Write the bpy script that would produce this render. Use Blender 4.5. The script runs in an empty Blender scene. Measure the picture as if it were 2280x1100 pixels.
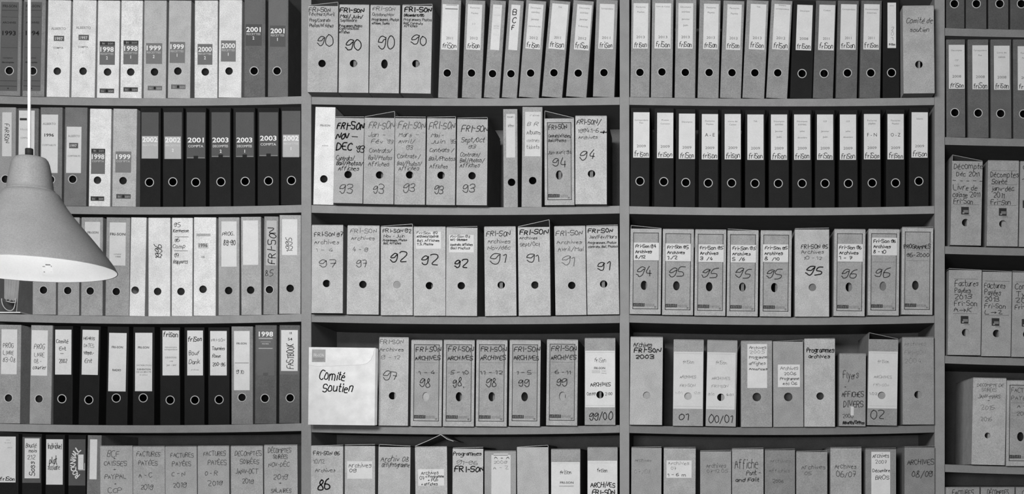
import bpy, math, random
from mathutils import Matrix

# ---------------------------------------------------------------- camera, world, lights, exposure
SC = bpy.context.scene
COL = SC.collection
D, S, CX, CY, ZC = 4.4, 0.00145, 1540.0, 1050.0, 1.0     # camera distance to the shelf fronts, metres per pixel there, optical axis, camera height
cam_data = bpy.data.cameras.new('camera')
cam_data.sensor_width = 36.0
cam_data.lens = 36.0 * (D / S) / 2280.0
cam_data.shift_x = -(CX - 1140.0) / 2280.0
cam_data.shift_y = (CY - 550.0) / 2280.0
cam = bpy.data.objects.new('camera', cam_data)
cam.location = (0, -D, ZC)
cam.rotation_euler = (math.pi / 2, 0, 0)
COL.objects.link(cam)
SC.camera = cam

W = bpy.data.worlds.new('world')
SC.world = W
W.use_nodes = True
W.node_tree.nodes['Background'].inputs[0].default_value = (1, 1, 1, 1)
W.node_tree.nodes['Background'].inputs[1].default_value = 0.002

def area(name, loc, target, sx, sy, power):
    l = bpy.data.lights.new(name, 'AREA')
    l.shape = 'RECTANGLE'; l.size = sx; l.size_y = sy; l.energy = power
    o = bpy.data.objects.new(name, l)
    o.location = loc
    dv = [t - c for t, c in zip(target, loc)]
    from mathutils import Vector
    o.rotation_euler = Vector(dv).to_track_quat('-Z', 'Y').to_euler()
    COL.objects.link(o)
    return o
area('main_light', (-1.15, -4.0, 2.25), (-0.9, 0, 1.7), 1.5, 0.7, 134)  # unseen broad main light from the upper front
area('fill_light', (-0.35, -4.4, 1.08), (-0.8, 0, 1.2), 0.9, 0.4, 40)  # unseen weak fill near the camera, added to brighten the shelf backs

SC.cycles.diffuse_bounces = 0
SC.view_settings.view_transform = 'Standard'
SC.view_settings.look = 'None'
SC.view_settings.gamma = 1.0
SC.view_settings.exposure = 0.0
SC.view_settings.use_curve_mapping = False

# ---------------------------------------------------------------- materials
def lin(v):
    v /= 255.0
    return v / 12.92 if v <= 0.04045 else ((v + 0.055) / 1.055) ** 2.4
MATS = {}
def mat(tone, grain=0.22, rough=0.6, metal=0.0, cloud=0.10):
    """grey material with a fine speckle and a soft marbling, the look of grey board and paper"""
    key = (tone, grain, rough, metal, cloud)
    if key in MATS: return MATS[key]
    m = bpy.data.materials.new('grey_%d' % tone)
    m.use_nodes = True
    nt = m.node_tree
    b = nt.nodes['Principled BSDF']
    b.inputs['Roughness'].default_value = rough
    b.inputs['Metallic'].default_value = metal
    b.inputs['Specular IOR Level'].default_value = 0.10
    a = min(0.9, lin(tone) * 1.05)
    tc = nt.nodes.new('ShaderNodeTexCoord')
    oi = nt.nodes.new('ShaderNodeObjectInfo')
    mu = nt.nodes.new('ShaderNodeMath'); mu.operation = 'MULTIPLY'; mu.inputs[1].default_value = 73.0
    nt.links.new(oi.outputs['Random'], mu.inputs[0])
    def noise(scale, detail, lo, hi):
        n = nt.nodes.new('ShaderNodeTexNoise'); n.noise_dimensions = '4D'
        n.inputs['Scale'].default_value = scale; n.inputs['Detail'].default_value = detail
        nt.links.new(tc.outputs['Object'], n.inputs['Vector']); nt.links.new(mu.outputs[0], n.inputs['W'])
        r = nt.nodes.new('ShaderNodeMapRange')
        r.inputs['From Min'].default_value = 0.3; r.inputs['From Max'].default_value = 0.7
        r.inputs['To Min'].default_value = lo; r.inputs['To Max'].default_value = hi
        nt.links.new(n.outputs['Fac'], r.inputs['Value'])
        return r.outputs['Result']
    f = noise(400, 2.0, 1 - grain, 1 + grain)
    c = noise(28, 3.0, 1 - cloud, 1 + cloud)
    x = nt.nodes.new('ShaderNodeMath'); x.operation = 'MULTIPLY'
    nt.links.new(f, x.inputs[0]); nt.links.new(c, x.inputs[1])
    y = nt.nodes.new('ShaderNodeMath'); y.operation = 'MULTIPLY'; y.inputs[1].default_value = a
    nt.links.new(x.outputs[0], y.inputs[0])
    co = nt.nodes.new('ShaderNodeCombineColor')
    for i in range(3): nt.links.new(y.outputs[0], co.inputs[i])
    nt.links.new(co.outputs[0], b.inputs['Base Color'])
    MATS[key] = m
    return m

# ---------------------------------------------------------------- mesh builder
class MB:
    def __init__(s): s.v = []; s.f = []; s.m = []; s.ms = []; s.sm = []
    def mi(s, m):
        if m not in s.ms: s.ms.append(m)
        return s.ms.index(m)
    def add(s, vs, fs, m, smooth=False):
        o = len(s.v); k = s.mi(m)
        s.v += [tuple(p) for p in vs]
        for f in fs:
            s.f.append([o + i for i in f]); s.m.append(k); s.sm.append(smooth)
    def box(s, x0, x1, y0, y1, z0, z1, m):
        s.add([(x0,y0,z0),(x1,y0,z0),(x1,y1,z0),(x0,y1,z0),(x0,y0,z1),(x1,y0,z1),(x1,y1,z1),(x0,y1,z1)],
              [(0,3,2,1),(4,5,6,7),(0,1,5,4),(1,2,6,5),(2,3,7,6),(3,0,4,7)], m)
    def slab(s, a, b, y0, y1, t, m):
        """thin sheet through the xz points a > b, extruded from y0 to y1, thickness t"""
        dx, dz = b[0]-a[0], b[1]-a[1]; l = math.hypot(dx, dz) or 1
        nx, nz = -dz/l*t, dx/l*t
        p = [(a[0],a[1]),(b[0],b[1]),(b[0]+nx,b[1]+nz),(a[0]+nx,a[1]+nz)]
        s.add([(q[0],y0,q[1]) for q in p]+[(q[0],y1,q[1]) for q in p],
              [(0,1,2,3),(7,6,5,4),(0,4,5,1),(1,5,6,2),(2,6,7,3),(3,7,4,0)], m)
    def plate(s, x0, x1, z0, z1, y, m):
        s.add([(x0,y,z0),(x1,y,z0),(x1,y,z1),(x0,y,z1)], [(0,1,2,3)], m)
    def holed(s, x0, x1, z0, z1, y, t, cx, cz, rx, rz, m, mw):
        """front plate at y with an elliptic hole through its thickness t"""
        an = [2*math.pi*i/28 for i in range(28)]
        for (px, pz) in ((x0,z0),(x1,z0),(x1,z1),(x0,z1)): an.append(math.atan2(pz-cz, px-cx) % (2*math.pi))
        an = sorted(set(round(a, 6) for a in an)); n = len(an)
        C = []; R = []
        for a in an:
            c, q = math.cos(a), math.sin(a)
            C.append((cx + rx*c, cz + rz*q))
            ks = []
            if c > 1e-9: ks.append((x1-cx)/c)
            if c < -1e-9: ks.append((x0-cx)/c)
            if q > 1e-9: ks.append((z1-cz)/q)
            if q < -1e-9: ks.append((z0-cz)/q)
            k = min(ks); R.append((cx+k*c, cz+k*q))
        for yy, flip in ((y, False), (y+t, True)):
            vs = [(p[0],yy,p[1]) for p in C] + [(p[0],yy,p[1]) for p in R]
            fs = []
            for i in range(n):
                j = (i+1) % n
                f = (i, n+i, n+j, j)
                fs.append(f[::-1] if flip else f)
            s.add(vs, fs, m)
        s.add([(p[0],y,p[1]) for p in C]+[(p[0],y+t,p[1]) for p in C], [(i,(i+1)%n,n+(i+1)%n,n+i) for i in range(n)], mw)
        s.add([(x0,y,z0),(x1,y,z0),(x1,y,z1),(x0,y,z1),(x0,y+t,z0),(x1,y+t,z0),(x1,y+t,z1),(x0,y+t,z1)],
              [(0,4,5,1),(1,5,6,2),(2,6,7,3),(3,7,4,0)], m)
    def torus(s, cx, cy, cz, R, r, m, n=28, k=8):
        vs = []; fs = []
        for i in range(n):
            a = 2*math.pi*i/n
            for j in range(k):
                b = 2*math.pi*j/k
                q = R + r*math.cos(b)
                vs.append((cx+q*math.cos(a), cy+r*math.sin(b), cz+q*math.sin(a)))
        for i in range(n):
            for j in range(k):
                fs.append((i*k+j, i*k+(j+1)%k, ((i+1)%n)*k+(j+1)%k, ((i+1)%n)*k+j))
        s.add(vs, fs, m, True)
    def lathe(s, prof, m, n=64, cx=0, cy=0, cz=0):
        vs = []; fs = []; k = len(prof)
        for i in range(n):
            a = 2*math.pi*i/n
            for r, z in prof: vs.append((cx+r*math.cos(a), cy+r*math.sin(a), cz+z))
        for i in range(n):
            for j in range(k-1):
                fs.append((i*k+j, ((i+1)%n)*k+j, ((i+1)%n)*k+j+1, i*k+j+1))
        s.add(vs, fs, m, True)
    def tube(s, pts, r, m, k=8):
        vs = []; fs = []; n = len(pts)
        from mathutils import Vector
        P = [Vector(p) for p in pts]
        for i in range(n):
            t = (P[min(i+1,n-1)] - P[max(i-1,0)]).normalized()
            u = t.orthogonal().normalized() if abs(t.z) > .99 else t.cross(Vector((0,0,1))).normalized()
            w = t.cross(u)
            for j in range(k):
                a = 2*math.pi*j/k
                vs.append(P[i] + u*(r*math.cos(a)) + w*(r*math.sin(a)))
        for i in range(n-1):
            for j in range(k):
                fs.append((i*k+j, i*k+(j+1)%k, (i+1)*k+(j+1)%k, (i+1)*k+j))
        fs.append(tuple(range(k))[::-1]); fs.append(tuple((n-1)*k+j for j in range(k)))
        s.add(vs, fs, m, True)
    def build(s, name, parent=None):
        me = bpy.data.meshes.new(name)
        me.from_pydata(s.v, [], s.f)
        for m in s.ms: me.materials.append(m)
        me.polygons.foreach_set('material_index', s.m)
        me.polygons.foreach_set('use_smooth', s.sm)
        me.update()
        o = bpy.data.objects.new(name, me)
        COL.objects.link(o)
        if parent: o.parent = parent
        return o
def thing(name, label, cat, loc=(0,0,0), roty=0.0, group=None):
    o = bpy.data.objects.new(name, None)
    o.empty_display_size = 0.05
    COL.objects.link(o)
    o.location = loc; o.rotation_euler = (0, roty, 0)
    o['label'] = label; o['category'] = cat
    if group: o['group'] = group
    return o

# ---------------------------------------------------------------- lettering
# single-stroke letters: each point is x then y+3 in hex; strokes are separated by commas
G = {'A':'032b53,1646','B':'030b3b4a483707,3746443303','C':'5a4b2b090523435 4','D':'030b2b59552303','E':'5b0b0353,0747','F':'030b5b,0747',
'G':'5a4b2b09052343555737','H':'030b,535b,0757','I':'232b','J':'4b45331304','K':'030b,5b0753','L':'0b0353','M':'030b366b63','N':'030b535b',
'O':'2b090523335559 3b2b','P':'030b3b5a583707','Q':'2b0905233355593b2b,3453','R':'030b3b5a583707,2753','S':'5a4b1b0a0817475654431304','T':'0b6b,333b',
'U':'0b051343555b','V':'0b235b','W':'0b1339536b','X':'035b,0b53','Y':'0b275b,2723','Z':'0b5b0353',
'0':'2b0905233355593b2b','1':'092b23','2':'0a1b4b5a580353','3':'0a1b4b5a583717,3756544313 04','4':'3b0555,4843','5':'5b1b073756543303','6':'4b1a060413335456 3707',
'7':'0b5b23,1747','8':'2b1a18465433130406384a3b2b','9':'5a3b1a080717374959,5a5543231405',
'a':'481806041333 46,4843','b':'0b033345463808','c':'47381806041333 44','d':'4b431304061848','e':'0646473818 06041343','f':'4b2b1a13,0838','g':'481806051444,48413000',
'h':'0b03,0718384743','i':'1813,1a1b','j':'28211000,2a2b','k':'0b03,380543','l':'1b1423','m':'0308,0718283733,3748586763','n':'0308,0718384743','o':'180604133344463818',
'p':'000838464533 03','q':'40481806041343','r':'0308,061838','s':'4738180736453313 04','t':'1b142333,0838','u':'0804133345,4843','v':'082348','w':'0813273348',
'x':'0843,0348','y':'0824,481000','z':'08480343','-':'0737','/':'024b','.':'1314',',':'1302',"'":'1b19','+':'0646,2428','>':'0666,486644','_':'0363','=':'0848,0545'}
ACC = {'é':'e','è':'e','É':'E','ê':'e'}
def glyph(c):
    acc = c in ACC; b = ACC.get(c, c)
    if b not in G: return None
    st = []
    for part in G[b].replace(' ', '').split(','):
        st.append([(int(part[i]), int(part[i+1], 16) - 3) for i in range(0, len(part), 2)])
    if acc:
        h = 9 if b.isupper() else 6.2
        st.append([(2, h), (3.2, h + 1.4)])
    return st
def chaikin(p):
    if len(p) < 3: return p
    q = [p[0]]
    for a, b in zip(p, p[1:]):
        q += [(.75*a[0]+.25*b[0], .75*a[1]+.25*b[1]), (.25*a[0]+.75*b[0], .25*a[1]+.75*b[1])]
    return q + [p[-1]]
def hand(s, rng, slant=0.0):
    """strokes of a handwritten line, cap height 8, and its width"""
    x = 0.0; out = []
    for c in s:
        if c == ' ': x += 3.2; continue
        g = glyph(c)
        if g is None: x += 3; continue
        w = max(p[0] for st in g for p in st)
        k = 1 + rng.uniform(-.16, .12); dy = rng.uniform(-.7, .7); ro = rng.uniform(-.12, .12)
        for st in g:
            q = [(px + rng.uniform(-.38,.38), py + rng.uniform(-.38,.38)) for px, py in st]
            q = chaikin(chaikin(q))
            out.append([(x + k*(px + ro*py) + slant*py, k*py + dy) for px, py in q])
        x += k*w + 1.7
    return out, max(x - 1.7, 1)
def ribbon(mb, pts, hw, y, m):
    n = len(pts)
    if n < 2: return
    (ax, az), (bx, bz) = pts[0], pts[1]
    def ext(a, b):
        l = math.hypot(a[0]-b[0], a[1]-b[1]) or 1
        return (a[0] + (a[0]-b[0])/l*hw*.7, a[1] + (a[1]-b[1])/l*hw*.7)
    pts = [ext(pts[0], pts[1])] + pts[1:-1] + [ext(pts[-1], pts[-2])]
    vs = []
    for i in range(n):
        a = pts[max(i-1,0)]; b = pts[min(i+1,n-1)]
        l = math.hypot(b[0]-a[0], b[1]-a[1]) or 1
        nx, nz = -(b[1]-a[1])/l*hw, (b[0]-a[0])/l*hw
        vs += [(pts[i][0]+nx, y, pts[i][1]+nz), (pts[i][0]-nx, y, pts[i][1]-nz)]
    mb.add(vs, [(2*i+1, 2*i+3, 2*i+2, 2*i) for i in range(n-1)], m)
FONT = {}
def printed(s, bold):
    key = (s, bold)
    if key in FONT: return FONT[key]
    c = bpy.data.curves.new('lettering', 'FONT')
    c.body = s; c.size = 1.0; c.resolution_u = 2; c.fill_mode = 'FRONT'; c.offset = 0.022 if bold else 0.0
    o = bpy.data.objects.new('lettering', c)
    me = bpy.data.meshes.new_from_object(o)
    vs = [(v.co.x, v.co.y) for v in me.vertices]
    fs = [tuple(p.vertices) for p in me.polygons]
    bpy.data.objects.remove(o); bpy.data.meshes.remove(me); bpy.data.curves.remove(c)
    x0 = min(v[0] for v in vs); x1 = max(v[0] for v in vs)
    cap = 0.73 if any(ch.isupper() or ch.isdigit() or ch in 'bdfhklt' for ch in s) else 0.55
    FONT[key] = ([((x-x0)/(x1-x0), y/cap) for x, y in vs], fs, (x1-x0)/cap)
    return FONT[key]
def letter(mb, t, tf, k, y, rng):
    """put one line of writing (s, x0, x1, baseline, cap height, ink, style, pen) on the surface at depth y; tf turns a picture point into the thing's own x, z"""
    s, x0, x1, yb, h = t[:5]
    ink = t[5] if len(t) > 5 else 45
    st = t[6] if len(t) > 6 else 'h'
    pen = t[7] if len(t) > 7 else None
    m = mat(ink, 0.1, 0.7, 0, 0.05)
    def P(u, v):                                  # u along the line 0..1, v in cap heights
        if 'v' in st:   # reads upwards: x0 > baseline column, x1 > cap column, yb > start, h > end
            return tf(x0 + (x1-x0)*v, yb + (h-yb)*u)
        return tf(x0 + (x1-x0)*u, yb - h*v)
    if s == '#':
        mb.add([(P(0,0)[0],y,P(0,0)[1]),(P(1,0)[0],y,P(1,0)[1]),(P(1,1)[0],y,P(1,1)[1]),(P(0,1)[0],y,P(0,1)[1])], [(0,1,2,3)], m); return
    flip = 'v' in st and (x1 - x0) * (h - yb) > 0
    if st[0] in 'pb':
        vs, fs, nat = printed(s, st[0] == 'b')
        if 'v' not in st and x1 - x0 > 1.35 * nat * h:
            c_ = (x0 + x1) / 2; x0, x1 = c_ - nat*h/2, c_ + nat*h/2
        mb.add([(lambda q: (q[0], y, q[1]))(P(u, v)) for u, v in vs], fs, m)
        return
    sl = 0.25 if 'i' in st else 0.06
    strokes, w = hand(s, rng, sl)
    hh = abs(x1-x0) if 'v' in st else h
    hw = 0.5 * k * (pen if pen else max(1.1, 0.11*hh))
    for q in strokes:
        ribbon(mb, [P(px/w, pz/8.0) for px, pz in q], hw, y, m)

# ---------------------------------------------------------------- where things stand
def wx(px, y=0.0): return (px - CX) * S * (D + y) / D
def wz(py, y=0.0): return ZC + (CY - py) * S * (D + y) / D
UP = {'left': (-16, 671), 'middle': (693, 1380), 'right': (1401, 2081), 'far right': (2104, 2800)}     # inner faces of the uprights
SH = {  # upper front edge of every board: left end, middle, right end (0 is the board above the picture)
 'left': [(-27,-23,-27), (213,218.5,214), (455,460.5,456), (698,704,699), (943,947,942.5), (1186,1191,1186), (1430,1434,1430)],
 'middle': [(-27,-23,-27), (215,218.5,216), (456.5,461.5,458), (700,705,702), (945.5,950.5,946.5), (1188,1193,1188), (1430,1434,1430)],
 'right': [(-27,-23,-27), (216,219.5,216.5), (459,462.5,458.5), (701,706.5,702), (947,951.5,946), (1189,1194,1189), (1430,1434,1430)],
 'far right': [(62,67.5,64), (305,310.5,307), (548,554,550), (792,799.5,795), (1034,1042,1038), (1278,1285,1280)]}
def shelf_py(bay, row, px):
    l, m, r = SH[bay][row]
    a, b = UP[bay]
    t = max(0.0, min(1.0, (px - a) / (b - a)))
    return l*(1-t) + r*t + (m - (l+r)/2) * 4*t*(1-t)

# ---------------------------------------------------------------- the shelving and the room
T_SHELF = 0.0245; BACK = 0.318
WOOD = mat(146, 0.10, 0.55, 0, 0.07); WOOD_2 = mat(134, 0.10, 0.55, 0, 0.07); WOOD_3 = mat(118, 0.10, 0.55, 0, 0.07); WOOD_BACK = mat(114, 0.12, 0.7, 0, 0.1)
def sagging(name, bay, row, parent):
    mb = MB(); a, b = UP[bay]; n = 24; v = []
    for i in range(n + 1):
        px = a + (b - a) * i / n; x = wx(px); z = wz(shelf_py(bay, row, px))
        if i == 0: x += .0007
        if i == n: x -= .0007
        v += [(x, .002, z), (x, BACK - .001, z), (x, BACK - .001, z - T_SHELF), (x, .002, z - T_SHELF)]
    f = [(0, 1, 2, 3), (4*n+3, 4*n+2, 4*n+1, 4*n)]
    for i in range(n):
        o = 4*i
        for j in range(4): f.append((o+j, o+4+j, o+4+(j+1)%4, o+(j+1)%4))
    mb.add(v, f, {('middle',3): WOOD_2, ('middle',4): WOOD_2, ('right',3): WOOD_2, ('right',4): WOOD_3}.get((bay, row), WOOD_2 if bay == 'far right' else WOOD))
    return mb.build(name, parent)
def unit(bays, uprights, label, ztop):
    x0, x1 = wx(uprights[0][0]), wx(uprights[-1][1])
    r = thing('bookcase', label, 'bookcase', ((x0+x1)/2, 0, 0))
    cx = (x0+x1)/2
    for a, b in uprights:
        mb = MB(); mb.box(wx(a)-cx, wx(b)-cx, 0, BACK, 0, ztop, WOOD); mb.build('upright', r)
    mb = MB(); mb.box(x0-cx, x1-cx, BACK, BACK+.008, 0.01, ztop, WOOD_BACK); mb.build('back_panel', r)
    for bay in bays:
        for row in range(len(SH[bay])):
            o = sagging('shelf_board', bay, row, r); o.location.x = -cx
        mb = MB(); a, b = UP[bay]; mb.box(wx(a)+.0007-cx, wx(b)-.0007-cx, .01, BACK-.001, ztop-.03, ztop, WOOD); mb.build('top_board', r)
        mb = MB(); mb.box(wx(a)+.0007-cx, wx(b)-.0007-cx, .02, .036, 0, .10, WOOD); mb.build('plinth', r)
    return r
unit(['left', 'middle', 'right', 'far right'], [(-39, -16), (671, 693), (1380, 1401), (2081, 2103.3), (2800, 2823)], 'wide grey bookcase of four bays, sagging shelves full of files, end bay shelved higher', 2.95)
def struct(name, x0, x1, y0, y1, z0, z1, m):
    mb = MB(); mb.box(x0, x1, y0, y1, z0, z1, m); o = mb.build(name); o['kind'] = 'structure'; return o
struct('floor', -5, 4.5, -6, .5, -.05, 0, mat(110, .1, .5))
struct('wall_back', -5, 4.5, .34, .44, 0, 3.2, mat(200, .05, .8))
struct('ceiling', -5, 4.5, -6, .5, 3.2, 3.25, mat(210, .05, .8))

# ---------------------------------------------------------------- files
ORD = ['first','second','third','fourth','fifth','sixth','seventh','eighth','ninth','tenth','eleventh','twelfth','thirteenth','fourteenth','fifteenth']
ROWNAME = {'left': [None,'top','second','third','fourth','bottom'], 'far right': ['top','second','third','fourth','fifth','bottom']}
ROWNAME['middle'] = ROWNAME['right'] = ROWNAME['left']
count = {}; last = {}
class Item: pass
def place(name, cat, bay, row, xl, xr, lean, top, p, desc, depth):
    it = Item(); y = -p
    k = S * (D + y) / D
    z0 = max(wz(shelf_py(bay, row, q)) for q in (xl, (xl+xr)/2, xr)) + .0004
    XL, XR = wx(xl, y), wx(xr, y)
    a, b = wx(UP[bay][0]) + .0012, wx(UP[bay][1]) - .0012
    yb = CY - (z0 - ZC) / k
    H = (yb - top) * k
    th = math.atan2(lean * k, H); tn = math.tan(th)
    key = (bay, row)
    lb, lt = last.get(key, (a, a))
    sh = max(0.0, lb - XL, lt - (XL + tn*H)) 
    over = max(0.0, XR - b, XR + tn*H - b)
    w = (XR - over - XL - sh) * math.cos(th)
    up = max(0.0, w * math.sin(th))
    it.h = (H - up) / math.cos(th); it.w = w; it.k = k; it.depth = depth
    last[key] = (XR - over + .0008, XR - over + tn*H + .0008)
    n = count[key] = count.get(key, 0) + 1
    rn = ROWNAME[bay][row]
    lab = '%s, %s on %s shelf, %s bay' % (desc, ORD[n-1], rn, bay.replace('far right', 'end'))
    it.root = thing(name, lab, cat, (XL + sh, y, z0 + up), th, '%s on the %s shelf of the %s bay' % ('ring binders' if cat == 'binder' else 'archive boxes', rn, bay))
    hh = yb - top
    it.tf = lambda px, py: ((px - lean*(yb-py)/hh - xl)*k - sh, (yb-py)*k - up)
    it.rng = random.Random('%s%d%d' % (bay, row, n))
    return it
def put_label(it, name, spec, hole=None, q=.0005):
    x0, x1, y0, y1 = spec[:4]
    tone = spec[4] if len(spec) > 4 else 216
    tx = spec[5] if len(spec) > 5 else []
    skew = spec[6] if len(spec) > 6 else 0
    yc = (y0+y1)/2
    ax = it.tf(x0, yc)[0]; bx_ = it.tf(x1, yc)[0]
    z0, z1 = it.tf(x0, y1)[1], it.tf(x0, y0)[1]
    eps = .0008
    ax = max(ax, eps); bx_ = min(bx_, it.w - eps); z1 = min(z1, it.h - eps); z0 = max(z0, eps)
    mb = MB(); m = mat(tone, .07, .6, 0, .04)
    inside = hole and ax < hole[0]-hole[2] and bx_ > hole[0]+hole[2] and z0 < hole[1]-hole[3] and z1 > hole[1]+hole[3]
    if inside: mb.holed(ax, bx_, z0, z1, -q, q, hole[0], hole[1], hole[2], hole[3], m, m)
    else: mb.box(ax, bx_, -q, 0, z0, z1, m)
    base = it.tf(x0, yc)[0]
    tf = lambda px, py: (base + px*it.k, it.tf(x0, py)[1])
    for n_, t in enumerate(tx): letter(mb, t, tf, it.k, -q - .00025 - n_*.00004, it.rng)
    return mb.build(name, it.root)
def bd(bay, row, xl, xr, lean, top, tone, hole, ring, desc, labs=(), tx=(), pocket=None, p=-.004, depth=.285, side=None):
    """lever-arch binder: spine, two covers, finger hole, paper inside; labels and writing on the spine"""
    it = place('ring_binder', 'binder', bay, row, xl, xr, lean, top, p, desc, depth)
    w, h, k = it.w, it.h, it.k
    m = mat(tone); md = mat(side or tone); mi = mat(30)  # mi: finger hole wall, the shade of the hole put into its colour
    mb = MB(); r = .0022; t = .0028; d = depth
    hx, hz = it.tf(*hole); hr = .0118 if ring else .0122
    hx = max(hr+.005, min(w-hr-.005, hx)); 
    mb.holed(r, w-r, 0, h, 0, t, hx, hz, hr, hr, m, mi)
    for s, e in ((0, 1), (w, -1)):
        o = [(s, d), (s, r), (s+e*r*.3, r*.3), (s+e*r, 0)]
        i = [(s+e*t, d), (s+e*t, r)]
        vs = [(q[0], q[1], zz) for zz in (0, h) for q in o + i]
        mb.add(vs, [(0,1,7,6), (1,2,8,7), (2,3,9,8), (4,5,11,10), (0,6,10,4), (0,4,5,1), (1,5,3,2), (6,7,11,10), (7,8,9,11), (3,5,11,9)], md)
    for n_, q in enumerate(tx): letter(mb, q, it.tf, k, -.0003 - n_*.00004, it.rng)
    mb.build('cover', it.root)
    mb = MB(); a, b = t+.001, w-t-.001
    b2 = a + (b-a)*it.rng.uniform(.7, .98)
    mb.box(a, b2, .19, d-.008, .004, h-.018, mat(40, .1)); mb.build('paper_stack', it.root)  # papers toned near black, shade behind the finger hole put into their colour
    if ring:
        mb = MB(); mb.torus(hx, -.0006, hz, .0134, .0014, mat(200, .03, .35, 0, .02)); mb.build('finger_ring', it.root)
    if pocket:
        put_label(it, 'label_pocket', pocket, None, .0003)
    for l in labs: put_label(it, 'spine_label', l, (hx, hz, hr, hr), .0006 if pocket else .0005)
    return it
def bx(bay, row, xl, xr, lean, top, tone, hole, desc, tx=(), labs=(), flap=None, frame=False, p=.012, depth=.29, pap=None, oval=None, hole_r=8.3, name='archive_box'):
    """board archive box: hollow body with a finger hole, lid flap, papers inside; writing on the front"""
    it = place(name, 'box', bay, row, xl, xr, lean, top, p, desc, depth)
    w, h, k = it.w, it.h, it.k
    m = mat(tone); t = .002; d = depth
    mb = MB()
    if hole:
        hx, hz = it.tf(*hole); rx = hole_r*k; rz = rx
        if frame or oval: rx, rz = 7.3*k, 10.3*k
        hx = max(rx+.004, min(w-rx-.004, hx))
        mb.holed(0, w, 0, h, 0, t, hx, hz, rx, rz, m, m)
    else:
        hx = None; mb.box(0, w, 0, t, 0, h, m)
    mb.box(0, t, t, d, 0, h, m); mb.box(w-t, w, t, d, 0, h, m); mb.box(t, w-t, d-t, d, 0, h, m); mb.box(t, w-t, t, d-t, 0, t, m)
    if frame:
        mk = mat(62, .1); mp = mat(int(tone*.92))
        X = lambda q: q*k
        a, b, c, e = X(6), w-X(6), X(11), h-X(8.5)
        def strip(x0, x1, z0, z1, mm, y=-.00015): mb.add([(x0,y,z0),(x1,y,z0),(x1,y,z1),(x0,y,z1)], [(0,1,2,3)], mm)
        l = X(1.5)
        mb.holed(a, b, c, e, -.0001, .0001, hx, hz, rx, rz, mp, m); strip(a+X(2.2), b-X(2.2), c+X(2.2), c+X(3.2), mat(min(225, int(tone*1.12))))
        strip(a, b, e-l, e, mk); strip(a, b, c, c+l, mk); strip(a, a+l, c, e, mk); strip(b-l, b, c, e, mk)
        strip(a+X(1.6), a+X(27), c+X(6), c+X(13.5), mat(58, .4))
        strip(a+X(28), b-X(8), c+X(6.5), c+X(12), mat(int(tone*.82), .3))
        strip(b-X(8.5), b-X(4), c+X(3), c+X(7), mat(int(tone*.7), .3))
        for q in range(6): strip(a+X(3.4+3.9*q), a+X(5.4+3.9*q), c+X(7.4), c+X(11.5+(q%3)), mat(112, .4), -.0002)
        ln = mat(int(tone*.72), .15)
        for q in (.74, .62): strip(a+X(4), b-X(4), h*q, h*q+X(.9), ln)
    for n_, q in enumerate(tx): letter(mb, q, it.tf, k, -.0003 - n_*.00004, it.rng)
    mb.build('body', it.root)
    R = it.rng
    if pap is None: pap = R.choice([(.45,.56,.012,120), (.5,.9,.03,105), (.5,.6,.03,120), (.5,.75,.02,120), (.1,.9,.1,90), (.1,.95,.14,90)])
    mb = MB(); mb.box(t+.001+(w-2*t-.002)*pap[0], t+.001+(w-2*t-.002)*pap[1], t+pap[2], d-.01, t+.001, h-.02, mat(pap[3] if len(pap) > 3 else 150, .1)); mb.build('paper_stack', it.root)
    fl, fr = flap or (.6, .6)
    mb = MB(); y0 = .0015; ft = .0014
    A = (.0005, h + fl*k); B = (w-.0005, h + fr*k)
    mb.slab(A, B, y0, d, ft, m)
    if fr > 3: mb.slab((w+.0002, h - 3*k), (w-.0008, h + fr*k + ft), y0, d-.01, .0012, m)
    if fl > 3: mb.slab((.0012, h + fl*k + ft), (.0002, h - 3*k), y0, d-.01, .0012, m)
    mb.build('lid_flap', it.root)
    for l in labs: put_label(it, 'paper_label', l, (hx, hz, rx, rz) if hole else None)
    return it

# ---------------------------------------------------------------- left bay
L = 'left'; WH = 224; LG = 182; INK = 40
def sticker(year, no, tone=112, head=False, w=33, y0=92, h=50, ink=232, word='RECETTES'):
    """dark sticker with a white printed year; returns its writing"""
    t = []
    if head: t += [('#', 0, w, y0+9, 9, 62), ('fri', 3, w*.42, y0+7, 5, 190, 'p'), ('son', w*.55, w-3, y0+7, 5, 160, 'p')]
    o = 9 if head else 2
    t += [(year, 1.5, w-1.5, y0+o+14, 11, ink, 'b'), (word, 2, w-2, y0+o+21, 4.5, 180, 'b')]
    if no: t += [(no, w/2-2, w/2+2, y0+o+31, 7, 225, 'b')]
    return t
def strip(x, y, w=32, tone=80): return (x, x+w, y, y+10, tone, [('fri', 2, w*.35, y+8, 5, 175, 'p'), ('#', w*.42, w*.56, y+8, 6, 40), ('son', w*.62, w-2, y+8, 5, 175, 'p')])
def yearbook(x, top, year):
    return [(x, x+39, 4, 202, 96, [('FRI-SON', 4, 35, 16, 6, 50, 'b'), ('#', 2, 38, 23, 1, 60), ('ARCHIVES', 4, 34, 52, 4.5, 50, 'b'), ('#', 2, 38, 38, .8, 70), (year, 4, 34, 78, 10, 35, 'b'), ('#', 2, 38, 106, 1, 75),
        ('comptes', 6, 28, 130, 4, 45, 'p'), ('decomptes', 4, 31, 140, 4, 40, 'b'), ('#', 1, 38, 180, 1, 65), ('#', 1, 38, 192, 1, 50), ('+', 17, 21, 199, 4, 40, 'b')])]
bd(L,1,-9,44.5,4,-1,134,(21,157),1,'grey binder with dark 1993 spine sheet', yearbook(1,4,'1993'))
bd(L,1,49,98,4,-1,134,(73,158),1,'grey binder with dark 1994 spine sheet, behind lamp cord', yearbook(53,4,'1994'))
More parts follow.
